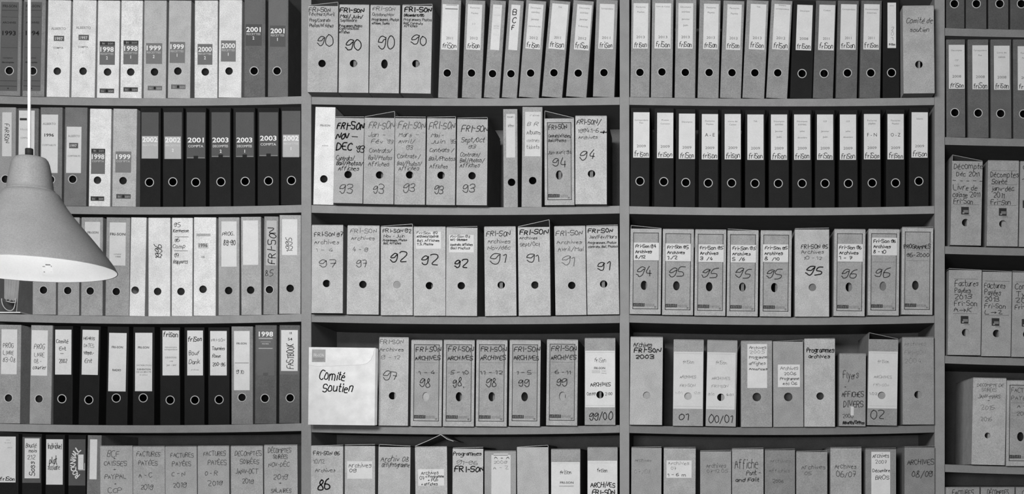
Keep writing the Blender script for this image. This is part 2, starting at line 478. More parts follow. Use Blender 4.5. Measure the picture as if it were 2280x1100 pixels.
def w97(x, y): return [('ALBERTO',x,x+33,y+66,6,150,'b'),('#',x+6,x+29,y+91,12,95),('1997',x+9,x+26,y+89,7,205,'b'),('COMPTA',x,x+32,y+108,4,130,'b'),('1',x+14,x+16,y+121,6,170,'p')]
bd(L,1,103,154,4,0,WH,(127.5,158),0,'white binder printed boxed 1997, near the lamp cord', tx=w97(114,0))
bd(L,1,158,210.5,4,0,WH,(185,158),0,'white binder printed boxed 1997, beside sticker binders', tx=w97(169,-2))
bd(L,1,215,264,3,1,WH,(239.5,160),0,'white binder with dark 1998 sticker numbered two',[(222,256,92,144,112,sticker('1998','2',head=True,y0=92)),strip(222,197)])
bd(L,1,267,315,3,1,WH,(291,160),0,'white binder with dark 1998 sticker numbered one',[(275,308,90,143,112,sticker('1998','1',head=True,y0=90)),strip(275,194)])
bd(L,1,319,369,2,1,LG,(344,160),0,'light grey binder with 1999 sticker numbered two',[(325,361,96,142,122,sticker('1999','2',w=35,y0=96)),strip(329,191,32,112)])
bd(L,1,373,423,3,1,LG,(396,158),0,'light grey binder with 1999 sticker numbered one',[(378,412,93,140,122,sticker('1999','1',y0=93)),strip(381,188,32,112)])
bd(L,1,432.5,484,1,1,216,(457,160),0,'off-white binder with grey 2000 sticker numbered two',[(440,473,98,144,112,sticker('2000','2',y0=99))])
bd(L,1,486,537,2,0,218,(510,158),0,'off-white binder with grey 2000 sticker numbered one',[(492,525,90,137,120,sticker('2000','1',y0=91))])
bd(L,1,543,590,1,-1,102,(566,158),1,'dark grey binder with 2001 sticker numbered two',[(547,583,54,102,84,sticker('2001','2',w=35,y0=55,ink=240))],pocket=(546,585,4,104,104,[]))
bd(L,1,596,641,1,-1,108,(617,158),1,'dark grey binder with 2001 sticker numbered one',[(601,636,57,104,90,sticker('2001','1',w=34,y0=58,ink=240))],pocket=(599,638,4,106,110,[]))
# second shelf
bd(L,2,-12,34,1,239,150,(12,399),1,'grey binder with narrow label lettered sideways',[(5,26,250,348,205,[('FARISON',6,16,276,318,45,'vb')])])
bd(L,2,38,84,2,241,108,(60,400),1,'dark grey binder behind cord and lamp socket',[(42,77,246,346,212,[('#',2,18,268,5,60),('fribourg',3,20,290,5,160,'p'),('COMPTA',4,20,309,4,110,'p')])])
bd(L,2,88,137,2,239,118,(113,400),1,'mid-grey binder with long white 1996 label, beside lamp top',[(92,129,255,385,212,[('ALBERTO',3,32,278,5,140,'b'),('1996',7,28,304,7,60,'b'),('COMPTABILITE',2,33,325,4,110,'p')])])
bd(L,2,141.5,191.5,3,239,116,(162,399),1,'mid-grey binder with white label and boxed 1997',[(148,181,282,385,212,[('ALBERTO',3,30,305,5,150,'b'),('#',6,26,330,12,90),('1997',8,23,327,6,200,'b'),('COMPTABILITE',3,31,349,4,110,'p')])])
bd(L,2,197,245,3,242,WH,(217,401),0,'white binder with dark-headed 1998 sticker',[(203,234,331,387,110,sticker('1998',None,head=True,w=31,y0=331,word='COMPTA')),strip(202,437,30,70)])
bd(L,2,249,302,3,242,LG,(274,402),0,'light grey binder with 1999 sticker',[(257,292,337,384,124,sticker('1999',None,w=35,y0=338,word='COMPTA')),strip(259,432,32,85)])
def pk(x0,x1,y0,y1,year,word,no,lab=None,y=306):
    t=[('#',1,x1-x0-1,y1-1,1.2,150),('#',(x1-x0)/2-5,(x1-x0)/2+5,y1,6,38)]
    if not lab: t+=[(year,2,x1-x0-3,y+11,11,235,'b'),(word,3,x1-x0-4,y+22,5.5,200,'b')]+([(no,(x1-x0)/2-2,(x1-x0)/2+2,y+34,7,225,'b')] if no else [])
    return (x0,x1,y0,y1,86,t)
def grey02(x0,x1,y0,no): return (x0,x1,y0,y0+50,178,[('2002',1,x1-x0-1,y0+13,11,236,'b'),('RECETTES',2,x1-x0-2,y0+22,4,215,'p')]+([(no,(x1-x0)/2-2,(x1-x0)/2+2,y0+34,7,225,'b')] if no else []))
bd(L,2,311,357,1,240,31,(333,406),1,'black binder with pale 2002 card, beside light grey binder',[grey02(316,352,303,None)],pocket=(315,353,250,353,86,[]))
bd(L,2,362,408,0,240,31,(385,405),1,'black binder with pale 2002 card numbered two',[grey02(367,403,304,'2')],pocket=(365,405,250,354,86,[]))
bd(L,2,412,458,1,240,31,(436,406),1,'black binder with dark 2001 pocket',pocket=pk(416,457,250,353,'2001','COMPTA',None))
bd(L,2,465.5,514,0,240,31,(492,405),1,'black binder with dark 2003 pocket numbered two',pocket=pk(471,512,250,350,'2003','DECOMPTES','2'))
bd(L,2,519,568,0,240,31,(546,404),1,'black binder with dark 2003 pocket numbered one',pocket=pk(525,565,250,350,'2003','DECOMPTES','1'))
bd(L,2,573,621,0,240,31,(598,403),1,'black binder with dark 2003 accounts pocket',pocket=pk(577,619,250,348,'2003','COMPTA',None,y=302))
bd(L,2,625,670,0,238,31,(649,402),1,'black binder with pale 2002 card against the upright',[grey02(630,666,300,'1')],pocket=(628,669,247,349,92,[]))
# third shelf
count[(L,3)] = 1; last[(L,3)] = (wx(70), wx(70))
bd(L,3,72,124,1,484,160,(97,646),1,'light grey binder under lamp, beside the open file')
bd(L,3,128,176,1,484,160,(151,647),1,'light grey binder under lamp, hole just below shade')
bd(L,3,180,228,1,484,160,(201,648),1,'light grey binder with label half hidden by lamp',[(189,223,494,590,214,[('FRI-SON',6,30,520,5,100,'b')])])
bd(L,3,234,287,3,484,158,(259,649),1,'grey binder with tall white label at lamp rim',[(244,280,495,591,216,[('FRI-SON',1,35,524,6,70,'b'),('comptes',10,26,567,3.5,90,'p'),('1988',14,25,573,3.5,90,'p')])])
bd(L,3,287,322,4,484,WH,(301,646),0,'narrow plain white binder')
bd(L,3,330,379,0,485,WH,(351,649),0,'white binder with 1996 written sideways',tx=[('1996',360,344,577,546,80,'vhi')])
bd(L,3,381.5,428,1,485,WH,(403,649),0,'white binder with short handwritten lines and rules',tx=[('95',388,401,505,9,50),('Kermesse',386,420,517,7,45),('#',389,420,528,1,90),('96',389,400,538,8,70),('Comp',385,412,552,9,70),('#',388,418,559,1,90),('97',388,398,573,9,60),('Rapports',386,418,586,8,45)])
bd(L,3,430.5,480,1,484,WH,(452,644),0,'white binder with grey printed 1996 box',tx=[('#',437,469,526,6,180),('ALBERTO',439,467,525,4,140,'p'),('#',441,464,553,12,190),('1996',443,462,550,8,90,'b'),('132',445,459,574,4,90,'b')])
bd(L,3,486,533,0,484,164,(509,647),0,'grey binder with label handwritten PROG',[(493,527,493,594,216,[('PROG.',2,28,525,8,50),('89-90',5,31,546,12,55)],2)])
bd(L,3,537,582,-1,483,166,(558,646),0,'grey binder with blank white label',[(541,575,491,590,216,[])])
bd(L,3,586,618,2,482,144,(600,645),1,'narrow grey binder lettered boldly sideways',[(593,616,491,591,182,[('FRI-SON',21,4,587,508,30,'vb')])],tx=[('85',591,607,613,14,70)])
bd(L,3,621,669,1,479,170,(646,642),0,'grey binder with 1995 written sideways on label',[(628,662,488,568,216,[('1995',23,8,560,530,110,'vh')])])
# fourth shelf
bd(L,4,-6,44,3,723,152,(19,886),1,'grey binder with white handwritten label, gap beside it',[(3,38,733,833,216,[('PROG',4,27,774,10,90),('LIVRE',4,27,790,9,90),('83-08',4,31,806,10,110)])])
bd(L,4,65,113,4,724,152,(87,888),1,'grey binder with handwritten label beside the black ones',[(70,106,735,836,216,[('PROG',6,29,777,11,110),('LIVRE',7,29,794,9,120),('08 -',7,22,808,9,130),('courrier',4,33,822,8,90)])])
bd(L,4,118,161,1,726,31,(138,888),1,'black binder with handwritten label on four lines',[(123,159,734,834,216,[('Comité',2,29,764,9,50),('Ent',9,24,780,8,55),('-',12,18,790,5,80),('2002',9,26,808,8,60)])])
bd(L,4,174,219,5,726,31,(198,890),1,'black leaning binder with handwritten label',[(183,219,734,834,216,[('HENRIS',3,27,756,6,90),('DATES',4,26,773,8,140),('1999.-',4,26,789,7,60),('Ent',6,22,808,9,60)])])
bd(L,4,235,283,4,727,31,(259,886),1,'black binder with extra long label, word below middle',[(242,281,741,871,216,[('FRI-SON',2,36,775,5,80,'b'),('RADIO',9,28,826,5,60,'b')])])
bd(L,4,295,343,1,728,31,(319,886),1,'black binder with extra long label of printed lines',[(301,339,741,871,216,[('FRI-SON',1,36,776,5,80,'b'),('DISTRIBUTION',3,36,815,3.5,120,'p'),('SUBVENTION',4,35,824,3.5,90,'b'),('DE LA BROYE',3,36,830,4,100,'p'),('et canton',5,33,836,3.5,130,'p')])])
def fson(w, yb, h=10, pen=1.5, ink=40): return ('friSon', 2, w-3, yb, h, ink, 'h', pen)
bd(L,4,356,401,0,729,31,(379,891),1,'black binder with typed label headed in bold script',[(362,399,736,836,216,[fson(37,750),('Administration',5,32,775,4,120,'p'),('correspondance',4,33,780,4,110,'p'),('SUBVENTIONS',6,31,798,4,110,'p'),('1998',14,25,806,3,130,'p'),('jan - avr',9,31,815,4,120,'p')])])
bd(L,4,410,455,0,729,31,(434,891),1,'black binder with script heading above two handwritten words',[(417,452,736,836,216,[fson(35,760),('Bouf',4,26,791,9,60),('Dank',4,28,810,9,60),('archives',4,30,825,4,140,'p')])])
bd(L,4,463,511,0,729,31,(488,890),1,'black binder with several handwritten lines',[(468,505,737,836,216,[('FRI-SON',3,32,760,6,150),('Tournées',4,32,779,7,70),('Rome',5,23,796,7,70),('200-96',5,33,815,8,45)])])
bd(L,4,515,563,0,727,134,(539,885),1,'mid-grey binder with extra long white label',[(521,556,737,869,216,[('FRI-SON',1,33,767,4.5,70,'b'),('#',2,33,809,1.3,130),('9',5,10,832,8,60),('10',14,22,832,8,100)])])
bd(L,4,567,615,1,724,96,(590,887),1,'dark grey binder with white printed 1998',pocket=(572,611,732,836,104,[('1998',4,36,749,11,235,'b'),('#',4,35,755,3,165),('#',8,31,762,2,140),('PREMIER',8,30,767,3,200,'p'),('#',4,35,777,2.5,160),('#',14,25,836,6,90)]))
bd(L,4,621,667,1,724,96,(646,886),1,'dark grey binder with tall hand lettering turned sideways',[(626,663,735,826,216,[('18',16,26,744,5,90,'b'),('54',15,25,758,6,60,'b'),('FASTBOOK',28,13,821,766,60,'vh',1.5)])],pocket=(623,665,732,834,108,[]))
# bottom shelf
bd(L,5,-9,40,1,966,31,(15,1120),1,'black binder with large white typed label',[(-7,35,972,1074,212,[('Livre',16,34,981,3,150,'p'),('de caisse',13,36,987,3,150,'p'),('2013',24,34,998,3,150,'p'),('friSon',8,39,1070,8,50,'h',1.5)])])
bd(L,5,48,92,1,966,31,(70,1121),1,'black binder with scribbled label and empty slot below',[(55,88,976,1065,216,[('Bouclé',3,26,996,9,80),('mois',9,27,1007,7,60),('2.12',6,23,1023,9,90),('Soss',22,10,1059,1028,70,'vh',1.6)])],pocket=(50,91,973,1075,92,[]))
bd(L,5,100,143,1,968,31,(121,1122),1,'black binder with white label in two handwritten groups',[(103,140,978,1079,216,[('Individuel',3,34,999,12,90),('plat',7,24,1032,16,90),('scolaire',4,30,1046,12,110)])])
bd(L,5,151,190,1,969,31,(171,1122),1,'black binder with curved white band lettering',pocket=(153,191,978,1081,88,[('#',21,33,1045,33,222),('#',22,36,1047,2,190),('#',35,36.5,1047,16,190)]))
bd(L,5,191,222,4,969,122,(207,1122),1,'narrow mid-grey binder with blank white strip',[(200,216,978,1067,226,[])])
for (xl,xr,top,lines,d) in ((224,296,994,[('BCF',239,265,1017,13),('+',253,257,1023,4),('CAISSES',232,282,1037,10),('+',252,258,1047,5),('PAYPAL',233,280,1066,10),('+',255,259,1079,4),('CCP',240,270,1097,11)],'grey box handwritten BCF, CAISSES, PAYPAL'),
    (297,368,995,[('FACTURES',304,356,1016,10),('PAYÉES',308,350,1036,10),('A - C',309,338,1063,10),('2019',313,340,1090,11)],'grey box of paid invoices marked A - C'),
    (369,439,995,[('FACTURES',380,431,1018,9),('PAYÉES',384,425,1038,10),('C - N',382,412,1060,9),('2019',386,414,1085,10)],'grey box of paid invoices marked C - N'),
    (441,511,994,[('FACTURES',453,502,1015,10),('PAYÉES',463,504,1035,11),('O - R',456,484,1058,9),('2019',463,494,1081,11)],'grey box of paid invoices marked O - R'),
    (515,586,994,[('DÉCOMPTES',523,582,1015,10),('SOIRÉES',534,576,1033,10),('JANV-OCT',525,574,1055,10),('2019',539,564,1077,10)],'grey box of evening accounts, JANV-OCT'),
    (589,663,992,[('DÉCOMPTES',597,648,1008,10),('SOIRÉES',608,640,1021,8),('NOV-DÉC',598,644,1039,10),('2019',608,640,1068,12),('+',621,626,1078,5),('SALAIRES',604,648,1097,9)],'grey box of evening accounts and salaries, beside the upright')):
    bx(L,5,xl,xr,-1,top,180,((xl+xr)/2,1140),d,[l+(95,'h',1.3) for l in lines],p=.010)

# ---------------------------------------------------------------- middle bay
M = 'middle'
def note(*lines):
    return [l if len(l) > 5 else l + (50,) for l in lines]
bx(M,1,684,751,2,13,174,(717,141),'grey box marked 90 with its lid lifted',note(('FRI-SON',688,735,26,9,70,'h',1.6),('Fév/Mars/Avril',689,745,35,8,60),('Prog/Contrats',689,735,48,7,55),('Photos/Affiches',689,742,60,7,50),('90',706,741,103,24,50,'h',2)),flap=(1,9),p=.047,pap=(.62,.9,.012))
bx(M,1,754,820,2,11,180,(787,141),'grey box marked 90 with six written lines',note(('FRI-SON',757,810,27,9,25,'h',2.2),('Mai/Juin/',758,808,40,8,35,'h',1.6),('Septembre',758,794,48,6,40),('Programmes Photos',756,806,60,6,45),('contrats/Bail',756,799,66,6,45),('Affiches',756,778,74,6,40),('90',769,804,112,24,30,'h',2.3)),p=.047)
bx(M,1,822,888,3,12,176,(856,142),'grey box marked 90 with oval hole and pale lettering',note(('FRI-SON',830,879,23,8,120,'h',1.8),('Octobre/Nov',829,877,35,6,60),('Programmes, Photos',828,888,46,6,50),('Affiches, Textes',828,867,54,5,50),('90',842,877,110,27,45,'h',2.2)),p=.047,oval=1)
bx(M,1,892,959,4,12,178,(926,141),'grey box marked 90 beside the first binder',note(('FRI-SON',901,960,26,10,22,'h',2.4),('Décembre/90',900,944,36,6,35,'h',1.6),('Programmes, Photos',899,961,46,6,60),('Bail, Contrats',899,941,54,5,50),('Affiches',900,929,60,5,50),('90',915,948,99,21,30,'h',2)),flap=(1,4),p=.047)
def fris(w, y0, year, topics=(), mid=None, fs=97, yy=78):
    t = []
    for s, y in topics:
        n = min(w-6, max(8, len(s)*2.6)); t.append((s, w/2-n/2, w/2+n/2, y0+y, 3.6, 115, 'p'))
    if mid: t.append((mid, w*.2, w*.8, y0+50, 8, 60, 'p'))
    if year: t.append((year, w*.22, w*.78, y0+yy, 6, 105, 'p'))
    if fs: t.append(('friSon', 3, w-3, y0+fs, 11, 40, 'h', 1.25))
    return t
GB = 147
bd(M,1,975,1019,8,-1,GB,(996,162),1,'grey binder with white label, right of the 90 boxes',[(984,1020,9,110,216,[('#',8,32,11.5,1.4,150),('#',6,34,20,2,120)]+fris(36,9,'2011'),-4)])
bd(M,1,1028,1072,9,0,GB,(1050,162),1,'grey leaning binder with label, before two narrow ones',[(1040,1072,9,110,216,fris(32,9,'2012',[('Factures',9),('Payées',21)],None)+[('2 3',9,20,54,4,150,'p')])])
bd(M,1,1077,1112,15,0,GB,(1097,163),1,'narrow grey leaning binder with faint label',[(1095,1115,9,110,216,[('lettres',4,15,17,3,190,'p'),('courrier',2,18,34,3,190,'p'),('entrée',4,16,58,4,170,'p'),('sortie',4,16,63,4,180,'p'),('2011',4,16,78,5,205,'p')])])
bd(M,1,1117,1151,16,0,GB,(1138,163),1,'narrow grey leaning binder lettered B C F',[(1135.5,1155.5,9,110,216,[('B',4.5,12.5,31,13,45,'h',1.8),('C',4.5,11.5,49,11,45,'h',1.8),('F',4.5,9.5,65,10,45,'h',1.8)])])
bd(M,1,1155,1200,17,0,GB,(1182,161),1,'grey leaning binder with four typed lines on label',[(1174,1207,7,107,216,fris(33,7,'2012',[('Décomptes',10),('soirées',20),('janvier',36),('septembre-déc',51)]))])
bd(M,1,1206,1252,19,0,GB,(1234,160),1,'grey leaning binder with single word atop label',[(1226,1262,6,107,216,fris(36,6,'2011',[('TVA',9)]))])
bd(M,1,1260,1306,17,0,GB,(1288,161),1,'grey leaning binder with crooked label of four lines',[(1282,1315,8,109,216,fris(33,8,'2012',[('Décomptes',9),('soirées',20),('janvier',35),('Fribourg',50)]))])
bd(M,1,1320,1368,8,-1,GB,(1345,161),1,'grey binder against the upright, label nearly empty',[(1334,1367,8,108,216,fris(33,8,'2011',[('Correspondance',12)]))])
# second shelf
bd(M,2,697,742,5,238,226,(721,398),0,'white binder with two tiny printed words',tx=[('FRI-SON',708,740,281,4.5,110,'b'),('archives',713,735,325,3,150,'b')],p=0.0)
def months(x, d, l1, l2, l3, y1, bold=False, faint=90):
    i = 30 if bold else faint; pn = 2.4 if bold else 1.5
    return []
sm = lambda x0, x1, y, s, ink=80, pen=1.3, h=9: (s, x0, x1, y, h, ink, 'hi', pen)
bx(M,2,742,807,4,262,170,(775,388),'box headed in bold black, marked 93',[sm(751,809,287,'FRI-SON',22,2.8,15),sm(748,776,310,'NOV',22,2.8,13),sm(780,791,310,'-',40,2,13),sm(749,782,334,'DEC',25,2.8,15),sm(791,809,338,"'93",30,2,14),sm(748,789,356,'Contrats/',45),sm(749,807,367,'Bail/Photos/',40,1.5),sm(753,798,379,'Affiches',50),('93',756,784,429,20,75,'h',1.8)],flap=(2,3),p=.032)
bx(M,2,808,876,3,262,170,(845,389),'box marked 93 with its lid tented up',[sm(821,877,286,'FRI-SON',95,1.6,15),sm(820,842,304,'Jan',100),sm(850,856,304,'-',100),sm(826,851,319,'Fév',95),sm(860,874,319,"'93",110),sm(822,871,339,'Contrats/',90),sm(820,872,355,'Bail/Photos',90),sm(820,866,369,'Affiches',85),('93',831,854,429,19,85,'h',1.8)],flap=(2,15),p=.03)
bx(M,2,878,946,2,263,170,(912,389),'box marked 93 with Mars - Avril in pencil',[sm(886,946,286,'FRI-SON',95,1.6,15),sm(888,915,304,'Mars',95),sm(924,930,304,'-',110),sm(887,922,319,'Avril/',95),sm(904,918,332,'93',100),sm(884,935,352,'Contrats /',90),sm(884,938,368,'Bail/Photos/',90),sm(888,932,379,'Affiches',90),('93',897,922,427,19,80,'h',1.8)],flap=(3,3),p=.03)
bx(M,2,949,1013,2,263,170,(982,390),'box marked 93 with Mai - Juin in pencil',[sm(955,1011,287,'FRI-SON',80,1.6,15),sm(960,987,305,'Mai -',85),sm(960,990,319,'Juin',90),sm(1001,1014,319,"'93",95),sm(956,1009,338,'Contrats /',80),sm(955,1013,357,'Bail/Photos',80),sm(957,996,374,'Affiches',85),('93',967,986,430,18,70,'h',1.8)],flap=(2,4),p=.03)
bx(M,2,1016,1084,2,265,172,(1051,391),'box marked 93 with Sept/Oct in pencil',[sm(1027,1085,293,'FRI-SON',60,1.7,14),sm(1027,1078,316,'Sept/Oct',75,1.4,11),sm(1042,1057,330,"93",95),sm(1024,1068,348,'Contrats/',80),sm(1024,1077,361,'Bail/Photos/',80),sm(1024,1067,372,'Affiches',80),('93',1031,1056,428,18,65,'h',1.8)],flap=(2,4),p=.03)
bd(M,2,1121,1153,-1,243,160,(1139,406),0,'narrow grey binder with faint blank label beside dark gap',[(1127,1147,254,351,205,[('essais',3,16,262,4,180),('lettres',4,17,283,6,170),('~',4,16,290,5,180)])])
bd(M,2,1161,1206,2,238,160,(1186,402),0,'grey binder with four faint written lines',[(1169,1204,249,348,208,[('Fête',11,31,259,4,190),('B&R',5,28,280,8,110),('Albums',4,34,299,9,110),('contrats',4,32,316,7,160),('tickets',4,32,331,8,130)])])
bx(M,2,1213,1279,-1,264,176,(1245,390),'framed box marked 94 with its lid propped open',[('FRI-SON',1222,1262,288,10,50,'h',1.6),('Contrats/Affiches/',1221,1272,306,7,45),('Bail/Photos',1221,1260,316,7,40),('Jan-Avril 94',1220,1272,343,8,50),('94',1231,1260,371,20,55,'h',1.9)],flap=(17,1),frame=True,p=.022)
bx(M,2,1281,1351,0,259,188,(1317,387),'plain pale box marked 94 beside empty space',[('FRI-SON/',1284,1336,277,11,55,'hi',1.6),('1994.1-6',1287,1332,295,9,60),('+',1336,1350,298,12,30,'h',2.4),('Archives',1288,1330,309,8,70),('94',1290,1322,355,20,60,'hi',2)],p=.026)
# third shelf
bx(M,3,693.5,763,1,502,186,(727,631),'box marked 97 against the upright',note(('FRI-SON 97',700,763,526,9,60,'h',1.5),('Archives',700,754,543,9,70),('1 - 4',703,741,560,7,110),('97',711,749,594,19,95,'h',2)),p=.03)
bx(M,3,772,843,2,503,186,(808,633),'box marked 97 with 4 - 9 below the heading',note(('FRI-SON',780,838,518,9,75),('Archives',782,834,534,8,75),('4 - 9',784,818,560,9,70),('97',794,818,595,16,90,'h',1.8)),p=.012)
bx(M,3,848,919,0,505,184,(884,634),'box marked 92 with blocked pale hole',note(('FRI-SON 92',852,915,518,8,55,'h',1.5),('Nov - Juin',854,900,529,7,50),('Programmes, Photos',853,906,537,5,55),('Bail, Affiches',854,893,544,5,45),('92',869,903,583,21,28,'h',2.4)),flap=(1,6),p=.012,pap=(.05,.95,.0005,150))
bx(M,3,921,992,0,506,184,(956,636),'box marked 92 with paler plain sticker',note(('92',939,974,590,22,32,'h',2.4)),[(926,982,516,554,214,[('Fri-Son  92',2,48,521,5,70),('Archives/contrat',2,50,529,6,40),('Bail, Affiches',3,52,538,5,40),('T.S. Photos',3,38,546,5,45)])],p=.012)
bx(M,3,993,1062,1,507,182,(1027,636),'box marked 92 with sticker, beside dark gap',note(('92',1012,1039,595,18,25,'h',2.6)),[(1000,1055,523,562,214,[('Fri-Son 92',3,46,529,5,70),('Août - Décembre',3,40,536,5,45),('contrats, affiches',3,52,547,5,40),('Bail Photos',4,46,555,5,40)])],flap=(1,3),p=.012)
bx(M,3,1080,1150,-2,506,184,(1116,635),'box marked 91 with three lines headed Archives Nov',note(('FRI-SON',1083,1136,526,10,60,'h',1.6),('Archives',1086,1136,542,8,60),('Nov/déc',1086,1136,556,8,70),('91',1092,1124,586,22,50,'h',2)),p=.012)
bx(M,3,1155,1226,-2,506,186,(1191,635),'box marked 91 with its lid sloping open',note(('FRI-SON',1157,1219,522,10,35,'h',2.2),('Archives',1157,1196,533,6,50),('Sept/Oct',1158,1202,548,8,60),('91',1173,1199,583,17,55,'h',2)),flap=(1,16),p=.012,pap=(.62,.9,.008,190))
bx(M,3,1237,1306,-3,505,182,(1273,636),'box marked 91 in pale ink, Avril/Mai',note(('FRI-SON',1238,1296,525,10,70,'h',1.5),('Archives',1240,1295,543,8,75),('Avril/Mai',1242,1298,559,9,75),('91',1251,1278,591,19,110,'h',1.8)),p=.012)
bx(M,3,1308,1379,-3,504,184,(1344,633),'box marked 91 against the right upright',note(('FRI-SON',1309,1363,518,8,40,'h',2),('Jan/Fév/Mars',1312,1373,531,7,45),('Programmes, Photos',1309,1372,543,5,55),('contrats, Bail, Photos',1310,1375,552,5,50),('91',1331,1357,603,20,40,'h',2.2)),flap=(1,2),p=.012)
# fourth shelf
def envelope():
    """thick white envelope standing on edge in front of the upright"""
    y = -.05; k = S*(D+y)/D
    z0 = wz(shelf_py(M, 4, 760)) + .0006
    XL = wx(686, y); w = wx(834, y) - XL; h = (CY - (z0-ZC)/k - 773) * k
    r = thing('envelope', 'thick white envelope with handwriting, standing on edge in front of the upright', 'envelope', (XL, y, z0), .012)
    e = Item(); e.k = k; e.w = w; e.h = h; e.root = r
    e.tf = lambda px, py: ((px-686)*k, (CY-(z0-ZC)/k-py)*k); e.rng = random.Random(5)
    mb = MB(); m = mat(224, .05)
    mb.box(0, w, 0, .002, 0, h, m); mb.box(0, w, .016, .018, 0, h, m)
    mb.add([(w,0,0),(w+.006,.009,.002),(w,.018,0),(w,0,h),(w+.006,.009,h-.002),(w,.018,h)], [(0,1,4,3),(1,2,5,4),(3,4,5),(0,2,1)], m)
    mb.add([(0,0,0),(0,.018,0),(0,.018,h),(0,0,h)], [(0,1,2,3)], m); mb.box(0, w, .002, .016, 0, .001, m)
    for t in (('Comité',709,765,845,20,28,'hi',2.4),('Soutien',717,783,872,19,28,'hi',2.4)): letter(mb, t, e.tf, k, -.0003, e.rng)
    mb.build('pocket', r)
    mb = MB(); P = [(686,812),(700,815),(720,815.5),(760,813),(800,811),(815,808),(824,800),(829,789),(832,776)]
    q = [e.tf(*p) for p in P]; top = [(p[0], h+.0005) for p in q]
    for i in range(len(q)-1):
        a, b = q[i], q[i+1]
        mb.add([(a[0],-.0012,a[1]),(b[0],-.0012,b[1]),(b[0],-.0012,top[i+1][1]),(a[0],-.0012,top[i][1]),(a[0],0,a[1]),(b[0],0,b[1])], [(0,1,2,3),(0,4,5,1)], mat(228, .05))
    mb.box(0, w, -.0012, .0185, h, h+.0006, mat(228, .05))
    mb.build('flap', r)
    mb = MB(); a, b = e.tf(693,806), e.tf(723,778); mb.box(a[0], b[0], -.0018, -.0012, a[1], b[1], mat(158, .12))
    for t in (('FRI-SON',697,720,794,7,205,'b'),('#',696,720,799,1.5,130),('#',696,720,802,1,130)): letter(mb, t, e.tf, k, -.0021, e.rng)
    mb.build('printed_stamp', r)
    last[(M,4)] = (wx(837, y), wx(838, y)); count[(M,4)] = 1
envelope()
bx(M,4,839,908,2,752,180,(874,881),'plain box marked 97 next to the white envelope',note(('FRI-SON',846,897,765,9,75),('Archives',845,898,782,8,70),('9 - 12',848,890,799,8,110),('97',853,886,846,19,70,'h',1.8)),p=.015,pap=(.5,.85,.012))
def fa(x, top, rg, x0, x1, yr, hx, d, **kw):
    t = [('FRI-SON', x+10, x+66, top+24, 11, 60, 'h', 1.8), ('ARCHIVES', x+9, x+64, top+43, 9, 60, 'h', 1.8),
         (rg, x0, x1, top+75, 8, 75, 'h', 1.6), (yr, hx-13, hx+10, top+103, 18, 65, 'h', 2)]
    return bx(M,4,x-2,x+67,2,top,170,(hx,top+125),d,t,frame=True,p=.012,**kw)
fa(916,758,'1 - 4',933,967,'98',948,'framed box marked 98, range 1 - 4 with pale hole',pap=(.05,.95,.004,175))
fa(988,758,'5 - 10',1003,1043,'98.',1022,'framed box marked 98, range 5 - 10')
fa(1061,758,'11 - 12',1070,1118,'98',1095,'framed box marked 98, range 11 - 12')
fa(1135,758,'1 - 5',1150,1183,'99',1168,'framed box marked 99, range 1 - 5, before a gap',pap=(.6,.95,.006,175))
fa(1218,757,'6 - 11',1236,1270,'99',1252,'framed box marked 99, range 6 - 11, between two gaps',pap=(.35,.6,.006,165))
bx(M,4,1302,1370,0,754,156,(1336,879),'box labelled 99/00 on bare board below white label',[('99/00',1312,1363,934,18,50,'h',2)],[(1303,1369,781,907,214,[('#',1,65,785,.8,180),('#',1,65,903,.8,180),('friSon',21,46,806,9,165,'h',1.6),('FRI-SON',15,49,822,5,70,'b'),('#',15,33,831,7,195),('bureau',34,49,827,2.5,120,'p'),('fribourg',34,49,832,2.5,120,'p'),('ARCHIVES',12,56,860,8,80,'h',1.5),('09.99',4,22,880,6,120),('2.00',44,60,880,6,110)])],p=.01,pap=(.47,.54,.01,120))
# bottom shelf
bx(M,5,692,763,1,993,186,(727,1140),'box marked 86 in bold black',note(('FRI-SON 96',698,756,1013,8,70,'h',1.6),('10/12',698,722,1032,9,100),('Archives',702,746,1051,8,70),('86',708,735,1090,23,28,'h',3)),flap=(0,2),p=.03)
bx(M,5,766,835,0,993,182,(800,1140),'box with white label Archives 09 in handwriting',[],[(773,829,1027,1066,218,[('Archives',4,54,1041,10,80),('09',5,20,1052,8,60)])],flap=(2,3),p=.012)
bx(M,5,841,912,2,995,180,(877,1140),'box handwritten Archiv 08 in slanting script',note(('Archiv 08',848,909,1027,12,85,'hi',1.4),('affi/Programme',850,911,1039,10,80,'hi',1.3)),flap=(5,2),p=.012)
it = bx(M,5,926,997,-2,996,180,(960,1140),'box with both lid flaps tented up to the shelf',[],[(931,989,1045,1082,214,[('Archives',7,45,1057,9,55),('07',4,14,1068,7,60),('+ Programme',16,57,1064,6,45),('+ Pub',22,44,1072,6,50),('+ affiches',7,43,1081,6,45)])],p=.012)
mb = MB(); k_ = it.k
for a, b, c in (((1,2),(30,14),(58,27)), ((58,27),(72,17),(86,12))):
    mb.slab((a[0]*k_,it.h+a[1]*k_),(b[0]*k_,it.h+b[1]*k_),-.004,.2,.0016,mat(190)); mb.slab((b[0]*k_,it.h+b[1]*k_),(c[0]*k_,it.h+c[1]*k_),-.004,.2,.0016,mat(190))
mb.build('open_flap', it.root)
bx(M,5,1007,1075,1,999,184,(1041,1140),'box of programmes headed in mixed black ink',note(('Programmes',1009,1071,1014,8,60,'h',1.7),('91-96',1016,1063,1034,9,85),('FRI-SON',1012,1076,1050,11,30,'h',2.4)),flap=(1,3),p=.014)
bx(M,5,1079,1149,0,1005,156,(1113,1140),'darker grey box with rounded faded label',[],[(1094,1137,1013,1110,206,[('A + A',7,40,1022,6,100),('2009',5,34,1032,6,150),('A - Z',4,38,1045,7,150)]),(1099,1131,1010,1014,206,[])],p=.012)
